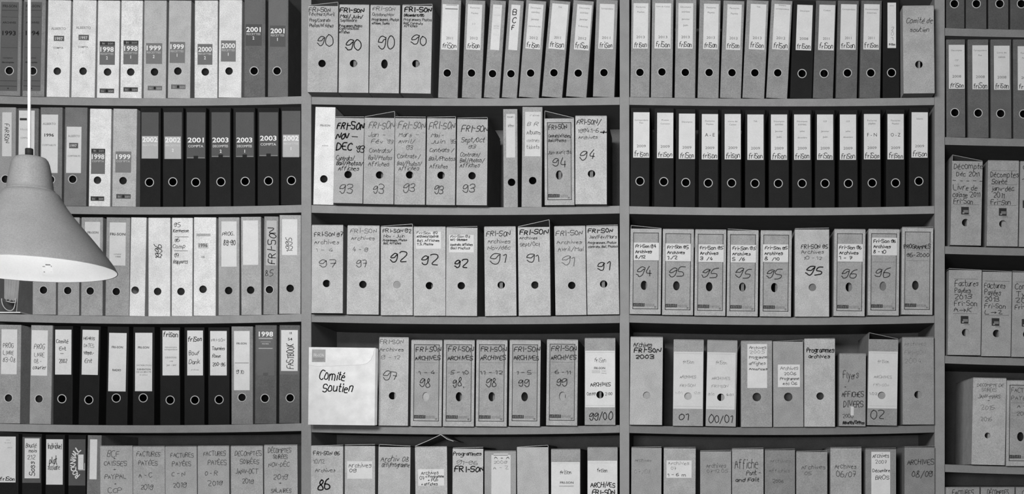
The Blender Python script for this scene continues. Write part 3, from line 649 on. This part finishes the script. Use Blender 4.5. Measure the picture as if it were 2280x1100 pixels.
bx(M,5,1152,1222,-1,996,176,(1186,1140),'blank grey box without any writing',[],flap=(0,4),p=.012)
bx(M,5,1227,1292,0,1001,154,(1260,1140),'grey box with faint printed club label',[],[(1227,1291,1029,1150,214,[('#',3,62,1033,.8,195),('friSon',20,45,1055,8,165,'h',2),('FRI-SON',20,50,1077,5,80,'b'),('#',18,50,1084,3,180)])],p=.01)
bx(M,5,1308,1375,0,997,150,(1342,1140),'grey box with white label lettered ARCHIVES boldly',[],[(1308,1374,1026,1150,214,[('#',2,63,1031,.8,195),('friSon',22,44,1051,7,165,'h',2),('ARCHIVES',7,61,1085,10,40,'h',1.8),('FRI-SON',10,61,1102,11,30,'h',2)])],p=.01)

# ---------------------------------------------------------------- right bay
R = 'right'
lb = lambda x0, x1, y0, year, topics, mid=None, skew=0, fs=97: (x0, x1, y0, y0+101, 218, fris(x1-x0, y0, year, topics, mid, fs))
bd(R,1,1403,1446,3,-1,GB,(1425,161),1,'grey binder with A - E label against the upright',[lb(1410,1443,7,'2013',[('Factures',10),('Payées',21)])],side=140)
bd(R,1,1449,1497,3,-1,GB,(1474,160),1,'grey binder with cash book label',[lb(1458,1494,7,'2013',[('Livre de Caisse',9)])])
bd(R,1,1502,1548,3,-1,GB,(1526,161),1,'grey binder with four typed words on label',[lb(1510,1543,7,'2013',[('Décomptes',10),('soirées',21),('Janvier',37),('juin',51)])])
bd(R,1,1553,1600,5,0,GB,(1579,161),1,'grey binder with two-word label beside a narrow gap',[lb(1566.5,1599.5,8,'2013',[('Factures',10),('Payées',21)])])
bd(R,1,1603,1650,8,1,GB,(1630,161),1,'grey leaning binder lettered F - K',[lb(1618,1650,9,'2013',[('Factures',10),('Payées',22)],None)])
bd(R,1,1653,1702,10,0,GB,(1681,161),1,'grey leaning binder with lone top word',[lb(1669.5,1704.5,8,'2013',[('TVA',8)])])
bd(R,1,1706,1753,12,0,GB,(1732,161),1,'grey leaning binder before the black one',[lb(1722,1758,8,'2012',[('Divers',4),('correspondance',12)])])
bd(R,1,1759,1808,8,1,31,(1786,163),1,'black leaning binder with 2008 label between grey ones',[lb(1773.5,1808,10,'2008',[('Décompte',15)])])
bd(R,1,1810,1855,7,1,100,(1835,163),1,'dark grey binder with 2011 label beside black binder',[lb(1823,1858,10,'2011',[('Caisse',14)])])
bd(R,1,1861,1908,5,1,100,(1887,162),1,'dark grey binder with one long word above 2011',[lb(1871.5,1906.5,9,'2011',[('Correspondance',13)])])
bd(R,1,1914,1960,4,1,100,(1939,162),1,'dark grey binder with two-line heading above 2011',[lb(1923,1958,9,'2011',[('Documentation',13),('Internes',21)])])
bd(R,1,1966,2003,0,-1,31,(1985,162),1,'narrow black binder with slim white label',[(1976,1995,6,107,218,[('divers',3,16,14,3,140,'p'),('2',8,13,69,8,150),('0',8,13,79,8,170),('1',8,13,90,8,150),('friSon',3,17,101,4,90,'h')])])
bx(R,1,2012,2081,-2,14,172,(2046,144),'grey box handwritten Comité de soutien',note(('Comité de',2017,2075,52,12,90,'hi',1.5),('soutien',2026,2068,71,9,95,'hi',1.5)),p=.042,pap=(.5,.56,.006,140))
xs = [(1403,1446,1410,250,1425),(1456,1500,1463,251,1478),(1504,1548,1511.5,253,1527),(1555,1599,1562.5,254,1577),(1606,1650,1613.5,254,1629),(1659,1704,1664,255,1681),(1712,1757,1716.5,255,1733),
      (1764,1808,1768,255,1786),(1815,1859,1819,255,1837),(1868,1910,1870,255,1889),(1919,1962,1923.5,254,1942),(1973,2015,1976,254,1994),(2024,2068,2029.5,250,2046)]
tp = [([('Correspondance',19),('Fax',25)],None),([('Presse',18),('Concours',26)],None),([('Décomptes',20)],None),([('Factures',17),('Payées',24)],'A - E'),([('Livre de',18),('Caisse',25)],None),([('TVA',17)],None),
      ([('Décomptes',17),('soirées',24),('Janvier',39),('juin',52)],None),([('Décomptes',17),('soirées',24),('juillet',39),('décembre',53)],None),([('CCP',17),('Janvier',39),('juin',52)],None),([('CCP',17),('juillet',39),('décembre',52)],None),
      ([('Factures',16),('payées',23)],'F - N'),([('Factures',16),('Payées',23)],'O - Z'),([('Salaires',16)],None)]
ds = ['with correspondence label against the left upright','with two short words atop its label','with one word atop its label','labelled A - E','with two typed words, right of A - E','with tiny three-letter heading','with four typed words on label',
      'with four typed words, longest line lowest','with three short typed words','with three typed words, long lowest line','labelled F - N','labelled O - Z','leftover space beside it at right upright']
for i, ((a, b, l, y0, h), (t, mid), d) in enumerate(zip(xs, tp, ds)):
    bd(R,2,a,b,(1 if i < 4 else 0) if i != 12 else 1,y0-10,31,(h,y0+153.5),1,'black binder '+d,[lb(l,l+36,y0,'2009',t,mid,fs=98)])
def f3(x, top, d, lab, yr, hx, yy=100, hand_=(), **kw):
    l, sx, sy = lab
    labs = [(sx, sx+56, sy, sy+39, 214, [(q, 4, 4+9*n, sy+11+12*i, 7, 60, 'h', 1.5) for i, (q, n) in enumerate(l)])] if l else []
    t = [(yr, hx-18, hx+15, top+yy+8, 20, 60, 'hi', 2)] if yr else []
    return bx(R,3,x-2,x+67,2,top,172,(hx,top+yy+28),d,t+list(hand_),labs,frame=True,p=.012,**kw)
f3(1404,509,'framed box marked 94 with label, against the upright',([('Fri-Son 94',5),('Archives',4),('8/12',2.4)],1411,540),'94',1434,98,flap=(7,1))
f3(1476,511,'framed box marked 95 with label ending 1/2',([('Fri-Son 95',5.2),('Archives',4.2),('1./2',2.4)],1482,542),'95',1506,97,pap=(.1,.9,.15))
f3(1548,512,'framed box marked 95 with label ending 3/4',([('Fri-Son 95',5.6),('Archives',4.4),('3  /4',3)],1555,544),'95',1579,98)
f3(1620,513,'framed box marked 95 with label ending 5/6',([('Fri-Son 95',5.6),('Archives',4.4),('5  /6',3)],1627,545),'95',1653,98,flap=(3,0))
f3(1694,514,'framed box marked 95 with label ending 8/10',([('Fri-Son 95',5.6),('Archives',4.4),('8  /10',3.6)],1699,544),'95',1724,98)
bx(R,3,1770,1846,0,511,184,(1809,640),'plain box marked 95, the only unframed one here',note(('FRI-SON 95',1784,1843,553,9,65,'h',1.6),('Archives',1784,1834,565,8,65),('10 - 12',1789,1829,578,7,90),('95',1792,1828,613,21,35,'hi',2.6)),flap=(2,3),p=.012,pap=(.2,.9,.006,120))
f3(1858,511,'framed box marked 96 with label ending 1 - 7',([('Fri-Son 96',5.4),('Archives',4.6),('1 - 7',3.2)],1865,543),'96',1890,100)
f3(1934,511,'framed box marked 96 with label set higher',([('Fri-Son 96',5.4),('Archives',4.2),('8 - 10',3)],1941,529),'96',1966,98,pap=(.05,.95,.006,120))
f3(2009,507,'framed box of programmes without white label',(None,0,0),None,2038,100,[('PROGRAMMES',2013,2071,553,9,60,'h',1.7),('96-2000',2019,2068,571,8,65,'h',1.5)],pap=(.1,.9,.15),flap=(1,2))
# fourth shelf
bx(R,4,1402,1474,2,751,176,(1440,880),'pale box dated 2003 with pale hole',note(('Archives',1411,1451,772,10,75,'h',1.7),('FRI-SON',1412,1470,784,9,40,'h',2.2),('2003',1415,1456,798,8,65,'h',2.4)),p=.014,pap=(.05,.95,.004,160))
def clublab(x0, x1, y0, y1, extra): return (x0, x1, y0, y1, 206, [('#',3,x1-x0-3,y0+4,.8,180),('#',3,x1-x0-3,y1-5,.8,180),('friSon',(x1-x0)/2-12,(x1-x0)/2+12,y0+26,7,165,'h',1.2)]+extra)
bx(R,4,1498,1565,2,757,156,(1532,882),'grey box numbered 01 under its white label',[('01',1511,1532,934,15,50,'h',2)],[clublab(1499,1565,783,910,[('ARCHIVES',15,50,842,6,150),('FRI-SON',15,49,861,6,160),('1.01',4,20,877,5,185),('12.01',46,60,877,5,185)])],p=.01,pap=(.05,.95,.004,170))
bx(R,4,1571,1638,4,758,156,(1605,884),'grey box numbered 00/01 under its white label',[('00/01',1577,1630,940,17,50,'h',1.9)],[clublab(1573,1637,784,911,[('ARCHIVES',12,52,845,6,160),('FRI-SON',12,48,862,6,165),('9.00',4,18,880,5,180),('4.01',44,60,880,5,150)])],p=.01,pap=(.5,.85,.01))
bx(R,4,1650,1719,0,760,152,(1685,884),'grey box with tall white handwritten label',[],[(1664,1708,766,864,212,[('Archives',4,42,777,7,110),('2005',5,38,787,7,150),('Programme',4,44,798,6,110),('+',20,24,802,4,110),('affiches',4,40,812,6,110),('+',20,24,816,4,120),('Annonces',4,44,824,5,80)])],p=.008,hole_r=9.5,pap=(.1,.9,.1))
bx(R,4,1722,1789,-1,761,154,(1755,884),'grey box with small square white label',[],[(1732,1781,812,862,214,[('Archives',6,45,824,8,120),('2006',14,40,835,6,100),('Programme',5,47,846,6,90),('etc 06',11,42,857,6,90)])],p=.008,hole_r=9.5,pap=(.1,.9,.1),flap=(0,3))
bx(R,4,1791,1859,0,755,178,(1826,882),'pale box handwritten Programmes archives',note(('Programmes',1796,1857,784,10,50,'h',1.9),('archives',1801,1847,797,8,55,'h',1.7)),p=.012,pap=(.1,.9,.12),flap=(0,1))
it = bx(R,4,1868,1927,1,788,150,None,'short torn grey box handwritten flyers and posters',note(('Flyers',1877,1911,843,16,80,'h',1.6),('+',1880,1884,863,5,90),('AFFICHES',1875,1922,883,11,70,'h',1.7),('DIVERS',1878,1921,906,14,75,'h',1.8),('2000',1876,1900,930,8,70),('Récents/Offres',1877,1924,944,7,50,'h',1.8)),[(1894,1901,905,925,205,[])],p=.012)
bx(R,4,1931,1997,3,755,146,(1963,880),'dented grey box numbered 02 with lid pushed up',[('02',1938,1967,932,18,60,'h',2)],[clublab(1933,1999,782,909,[('ARCHIVES',13,52,842,6,165),('FRI-SON',12,46,860,6,180),('1.02',3,20,879,5,150)])],flap=(14,1),p=.014,pap=(.05,.95,.005,150))
bx(R,4,2010,2080,-1,752,148,(2044,879),'grey box with faded writing against the right upright',note(('Archives',2014,2062,770,9,128),('FRI-SON',2014,2060,790,9,132),('2004',2014,2050,808,10,130)),p=.012,pap=(.5,.95,.004,140))
# bottom shelf
for a, b, top, tone, d, t, l in ((1405,1472,997,154,'grey box with faded writing at the left upright',[('Archives',1414,1450,1028,7,125),('07/08',1412,1450,1055,9,140)],[]),
    (1477,1548,998,166,'pale box with rounded white label',[],[(1484,1540,1025,1064,214,[('Archives',4,50,1035,8,150),('07',10,22,1046,6,160),('1 - 6 m',3,42,1060,6,60)])]),
    (1559,1628,1005,152,'grey box handwritten Archives with a date line below',[('Archives',1573,1616,1041,10,95),('07-12 05',1574,1620,1052,7,110)],[]),
    (1630,1700,1000,158,'grey box with tall handwritten Affiche',[('Affiche',1636,1687,1043,22,80,'h',1.6),('Pont -',1662,1692,1058,10,80,'h',1.6),('and Fait',1638,1689,1072,8,60,'h',1.8)],[]),
    (1703,1770,1002,134,'darker grey box with almost erased writing',[('Archives',1714,1760,1030,8,118),('Affiches',1712,1758,1052,8,115),('2006',1720,1744,1075,7,85)],[]),
    (1773,1842,1006,150,'grey box handwritten Archives 05',[('Archives',1785,1837,1044,9,85),('05',1791,1806,1058,7,100)],[]),
    (1849,1918,998,164,'grey box handwritten Archives 06/07',[('Archives',1859,1906,1043,10,65),('06/07',1862,1905,1062,12,75)],[]),
    (1927,1995,1000,138,'dark grey box with long white 2007 label',[],[(1940,1982,1006,1140,214,[('Archives',3,39,1019,9,75),('2007',9,34,1032,8,110),('Décembre',3,41,1051,7,60),('BROS',9,39,1068,9,50)])]),
    (2014,2081,996,134,'dark grey box lettered ARCHIVES 08/09',[('ARCHIVES',2020,2079,1034,11,75,'h',1.8),('08/09',2030,2076,1062,14,75,'h',1.9)],[])):
    bx(R,5,a,b,1 if a < 1500 else 0,top,tone,((a+b)/2,1140),d,note(*t),l,p=.010,flap=(1,2))

# ---------------------------------------------------------------- the bookcase beyond
F = 'far right'
for (a, b, h), d in zip(((2107,2148,2125),(2151,2197,2174),(2201,2246,2226),(2250,2295,2274)), ('against the upright','second of the row','third of the row','only half in view')):
    bd(F,0,a,b,0,-156,88,(h,8.5),1,'dark grey binder '+d)
for i, ((a, b, l, h), t, d) in enumerate(zip(((2108,2150,2112.5,2126),(2156,2202,2165,2178),(2207,2253,2213,2228),(2257,2304,2266,2279)),
    ([('Décomptes',14),('CCP',36),('1301',48)],[('Correspondance',13),('Fax',24)],[('Livre de',17),('caisse',27)],[('Factures',17),('Payées',28)]),
    ('with three-part label','with correspondence label','with cash book label','only half in view'))):
    bd(F,1,a,b,-1,88,102,(h,251+i),1,'dark grey 2008 binder '+d,[(l,l+35,100+i,198+i,214,fris(35,100+i,'2008',t,None,fs=95,yy=73))])
def logo(x, y): return [('#',x,x+17,y+17,17,52),('#',x+5,x+16,y+13,6,120),('#',x+3,x+7,y+15,3,150),('#',x+8,x+20,y+20,2,130)]
def fx(row, a, b, lean, top, hole, d, lines, lg=None, **kw):
    return bx(F,row,a,b,lean,top,158,hole,d,[q+(60,'h',1.4) if len(q) == 5 else q for q in lines]+(logo(*lg) if lg else []),p=.012,**kw)
fx(2,2116,2184,4,358,(2150,495),'grey box of 2011 accounts with its lid propped open',[('Décompte',2124,2187,375,13),('Déc 2011',2130,2180,391,10),('- - - - -',2122,2186,404,4),('Livre de',2122,2175,422,12),('caisse 2011',2121,2182,438,11),('Fri-Son',2123,2165,453,12),('#',2123,2180,455,.8,110)],(2140,460),flap=(13,1),pap=(.55,.95,.006,165))
fx(2,2197,2266,3,358,(2233,498),'grey box of 2011 monthly accounts with ruled lines',[('Décomptes',2206,2268,394,13),('Soirée',2208,2242,409,10),('janv-déc',2208,2258,424,10),('2011',2212,2236,440,12),('Fri-Son',2206,2250,455,11),('#',2208,2265,380,.8,115),('#',2206,2265,411,.8,115),('#',2206,2263,457,.8,115)],(2224,463),pap=(.5,.95,.012,150))
fx(2,2269,2338,3,360,(2303,500),'grey box only half in view',[('Cor',2276,2330,380,14),('2011',2276,2330,410,12)],(2277,446))
fx(3,2110,2183,3,601,(2150,740),'grey box of paid 2013 invoices, A to K',[('Factures',2126,2178,636,13),('Payées',2126,2161,651,11),('2013',2125,2162,665,10),('Fri-Son',2125,2175,680,11),('A>K',2124,2162,694,10),('#',2124,2178,621,.8,105),('#',2122,2176,698,.8,105)],(2139,703),flap=(3,.5),pap=(.55,.95,.004,150))
fx(3,2185,2250,3,605,(2219,742),'grey box of paid 2013 invoices, L to Z',[('Factures',2192,2238,641,12),('Payées',2192,2228,656,11),('2013',2192,2224,671,10),('Fri-Son',2192,2238,686,11),('L>Z',2192,2232,699,9),('#',2192,2248,626,.8,105),('#',2192,2246,702,.8,105)],(2208,708),flap=(3,.5),pap=(.6,.95,.004,150))
fx(3,2252,2322,3,606,(2286,744),'grey box half in view beside the invoices',[('Compta',2260,2310,643,13),('Type',2262,2300,660,12),('2013',2262,2300,674,10),('Fri-Son',2260,2306,688,11),('#',2262,2310,628,.8,105)],(2275,710),flap=(2,.5))
bx(F,4,2163,2237,4,842,176,(2199,969),'grey evening accounts box beside an empty dark space',note(('DÉCOMPTE DE',2176,2234,860,6,100),('SOIRÉES',2186,2218,871,8,120),('JANV-MARS',2178,2226,886,8,85),('+',2199,2203,892,3,70),('2015',2184,2214,911,9,120),('2016',2184,2208,937,9,115)),p=.012,hole_r=6.5,pap=(.5,.6,.012))
bx(F,4,2240,2312,2,848,172,(2272,972),'framed box only half in view',note(('FACTURES',2252,2306,873,9,75),('PAYÉES',2252,2300,890,9,85),('A - C',2265,2296,908,8,85),('2016',2262,2296,924,9,90)),frame=True,p=.012)
for (a, b), s, d in zip(((2106,2181),(2184,2259),(2262,2336)), ('FACTURES','DÉCOMPTES','COMPTA'), ('lettered FACTURES','lettered DÉCOMPTES','only half in view')):
    bx(F,5,a,b,0,1086,150,((a+b)/2,1220),'grey box, only its top showing, '+d,[(s,a+14,b-14,1102,11,75,'h',1.4)],p=.012)

# ---------------------------------------------------------------- curved band lettering on the black binder of the bottom left shelf
def rockwall():
    root = [o for o in COL.objects if o.get('label', '').startswith('black binder with curved white band')][0]
    k = S; mb = MB(); m = mat(228, .05)
    s = 'ROCKNWALL'; zb = wz(shelf_py(L, 5, 170)); 
    cx, cy, rad = 188, 1032, 25.0                # the letters follow an arc
    for i, ch in enumerate(s):
        a = math.radians(228 - (228-124)*i/(len(s)-1))      # from lower to upper end
        px, py = cx + rad*1.05*math.cos(a), cy - 1.5*rad*math.sin(a)
        vs, fs, _ = printed(ch, True)
        an = math.atan2(1.5*math.cos(a), -math.sin(a)) * -1
        tx, tz = math.sin(a), -math.cos(a)*1.0                      # direction of reading
        l = math.hypot(tx, tz); tx, tz = tx/l, tz/l
        out = []
        for u, v in vs:
            qx = (u-.5)*8.8; qz = (v-.5)*13
            out.append(((px + qx*tx - qz*tz - 151)*k, -.0013, (wz(py)-zb) + (qx*tz + qz*tx)*k))
        mb.add(out, fs, m)
    for o in root.children:
        if o.name.startswith('label_pocket'): mb.build('band_lettering', o); break
rockwall()

# ---------------------------------------------------------------- open file with papers below the lamp
def open_file():
    y = -.004; k = S; px0 = -8
    z0 = max(wz(shelf_py(L, 3, q)) for q in (-14, 60)) + .0006
    r = thing('magazine_file', 'open-fronted dark magazine file of pleated papers below the lamp, cable loop hanging out', 'file', (wx(-8), -y, z0))
    X = lambda q: (q + 8)*k
    Z = lambda q: wz(q) - z0
    h = Z(486); dk = mat(150, .16)
    mb = MB()
    def leaf(x0b, x0t, t):
        mb.add([(x0b,0,0),(x0b+t,0,0),(x0b+t,.27,0),(x0b,.27,0),(x0t,0,h),(x0t+t,0,h),(x0t+t,.27,h),(x0t,.27,h)], [(0,3,2,1),(4,5,6,7),(0,1,5,4),(1,2,6,5),(2,3,7,6),(3,0,4,7)], dk)
    leaf(X(34), X(50), .003); leaf(X(-7.5), X(-5), .003)
    mb.box(X(-4), X(34), .267, .27, 0, h, dk)
    mb.build('side_panels', r)
    mb = MB(); mb.box(X(-4), X(48), -.012, .26, 0, .004, mat(214, .06)); mb.build('base_tray', r)
    mb = MB(); n = 12; zb, zt = Z(665), Z(495); vs = []; fs = []
    for i in range(n+1):
        t = i/n; dep = .006 if i % 2 else .016
        vs += [(X(2+31*t), dep+.004, zb - .006*t + .004*math.sin(i*2.1)), (X(2+46*t), dep+.004, zt), (X(2+31*t), .22, zb), (X(2+46*t), .22, zt)]
    for i in range(n):
        o = 4*i; fs += [(o, o+4, o+5, o+1), (o+2, o+3, o+7, o+6), (o, o+2, o+6, o+4), (o+1, o+5, o+7, o+3)]
    fs += [(0, 1, 3, 2), (4*n, 4*n+2, 4*n+3, 4*n+1)]
    mb.add(vs, fs, mat(196, .08)); mb.build('paper_stack', r)
    mb = MB(); P = [(1.5,664),(2,673),(6,683),(13,690),(22,692),(28,688),(31,680),(32.5,670),(32,664)]
    Q = [(p[0], p[1]) for p in P]
    for _ in range(2): Q = chaikin(Q)
    mb.tube([(X(p[0]), .002, Z(p[1])) for p in Q], .0016, mat(200, .05)); mb.build('cable_loop', r)
    mb = MB(); mb.tube([(X(9), .006, Z(669.5)), (X(16), .004, Z(671)), (X(22), .004, Z(672.5)), (X(31), .004, Z(673))], .0014, mat(215, .05)); mb.build('wire_clip', r)
open_file()

# ---------------------------------------------------------------- pendant lamp
def lamp():
    yl = -1.47; k = S*(D+yl)/D
    x, z = wx(65, yl), wz(599, yl)
    r = thing('pendant_lamp', 'brushed grey metal pendant lamp hanging in front of the files on a white cord', 'lamp', (x, yl, z))
    m = mat(118, .14, .42, 0, .05); mi = mat(232, .03, .5, 0, .02)
    out = [(182,0),(181,3),(176,13),(166,27),(149,49),(128,75),(107,100),(90,121),(77,139),(69,152),(64,161),(60.5,167),(56,171),(53,172.5),(51.5,174),(51,176)]
    dome = [(51,176),(48,177),(47.5,186),(45.5,202),(42.5,220),(39.5,235),(36.5,243),(32.5,248),(27,249.6),(9,250)]
    mb = MB(); mb.lathe([(a*k, b*k) for a, b in out], m, 96); mb.build('shade', r)
    mb = MB(); mb.lathe([(a*k, b*k) for a, b in dome], m, 96); mb.build('cap', r)
    mb = MB(); mb.lathe([(a*k - .0012, b*k) for a, b in out] + [(a*k - .0012, b*k-.001) for a, b in dome], mi, 96); mb.build('inner_lining', r)
    mb = MB(); mb.torus(0, 0, 0, 182*k, .0006, mat(140, .05, .4), 96, 6)
    o = mb.build('rim', r); o.data.transform(Matrix.Rotation(math.pi/2, 4, 'X'))
    mb = MB(); mb.lathe([(0,249*k),(8.5*k,249*k),(8.5*k,267*k),(7.5*k,268*k),(0,268*k)], mat(32, .05), 32); mb.build('cord_grip', r)
    mb = MB(); mb.tube([(0,0,267*k),(.001,0,.9),(0,0,3.2-z-.03)], .0034, mat(228, .03), 10); mb.build('cord', r)
    mb = MB(); mb.lathe([(0,3.2-z-.001),(.05,3.2-z-.001),(.05,3.2-z-.01),(.02,3.2-z-.05),(0,3.2-z-.05)], mat(225, .03), 32); mb.build('ceiling_rose', r)
    mb = MB(); mb.lathe([(0,246*k),(18*k,246*k),(18*k,150*k),(14*k,148*k),(0,148*k)], mat(225, .03), 32); mb.build('socket', r)
    bm_ = bpy.data.materials.new('bulb_glow'); bm_.use_nodes = True
    b = bm_.node_tree.nodes['Principled BSDF']; b.inputs['Base Color'].default_value = (.9,.9,.9,1)
    b.inputs['Emission Color'].default_value = (1,1,1,1); b.inputs['Emission Strength'].default_value = BULB
    mb = MB(); mb.lathe([(0.01*k,60*k),(12*k,62*k),(22*k,70*k),(28*k,84*k),(28*k,98*k),(22*k,114*k),(15*k,130*k),(13*k,149*k)], bm_, 32); mb.build('bulb', r)
    # warning sticker inside the shade, on the far wall
    mb = MB(); a0 = math.radians(62)
    def inner(ang, h):
        for (r0, h0), (r1, h1) in zip(out, out[1:]):
            if h0 <= h <= h1:
                t = (h-h0)/(h1-h0); rr = r0 + (r1-r0)*t - 1.6
                return (rr*k*math.cos(ang), rr*k*math.sin(ang), h*k)
    def patch(a, b, h0, h1, mm, off=0):
        n = 6; vs = []
        for i in range(n+1):
            q = a + (b-a)*i/n
            for h in (h0, h1):
                p = inner(q, h); vs.append((p[0]*(1-off), p[1]*(1-off), p[2]))
        mb.add(vs, [(2*i, 2*i+2, 2*i+3, 2*i+1) for i in range(n)], mm)
    A = math.radians
    patch(A(98.5), A(106.5), 13, 40, mat(238, .02))
    g = mat(150, .1)
    for a, b, h0, h1 in ((99.5,103.5,35,38),(98.7,99.4,28,35),(99.2,100.2,22,27),(104.6,105.6,20,27),(104,106,31,33.5)): patch(A(a), A(b), h0, h1, g, .0016)
    mb.build('warning_sticker', r)
    for o in r.children:
        if o.name.split('.')[0] in ('shade', 'cap', 'inner_lining', 'rim', 'bulb', 'socket', 'warning_sticker'): o.rotation_euler.x = -.024      # the shade hangs a little askew
BULB = 37.0
lamp()
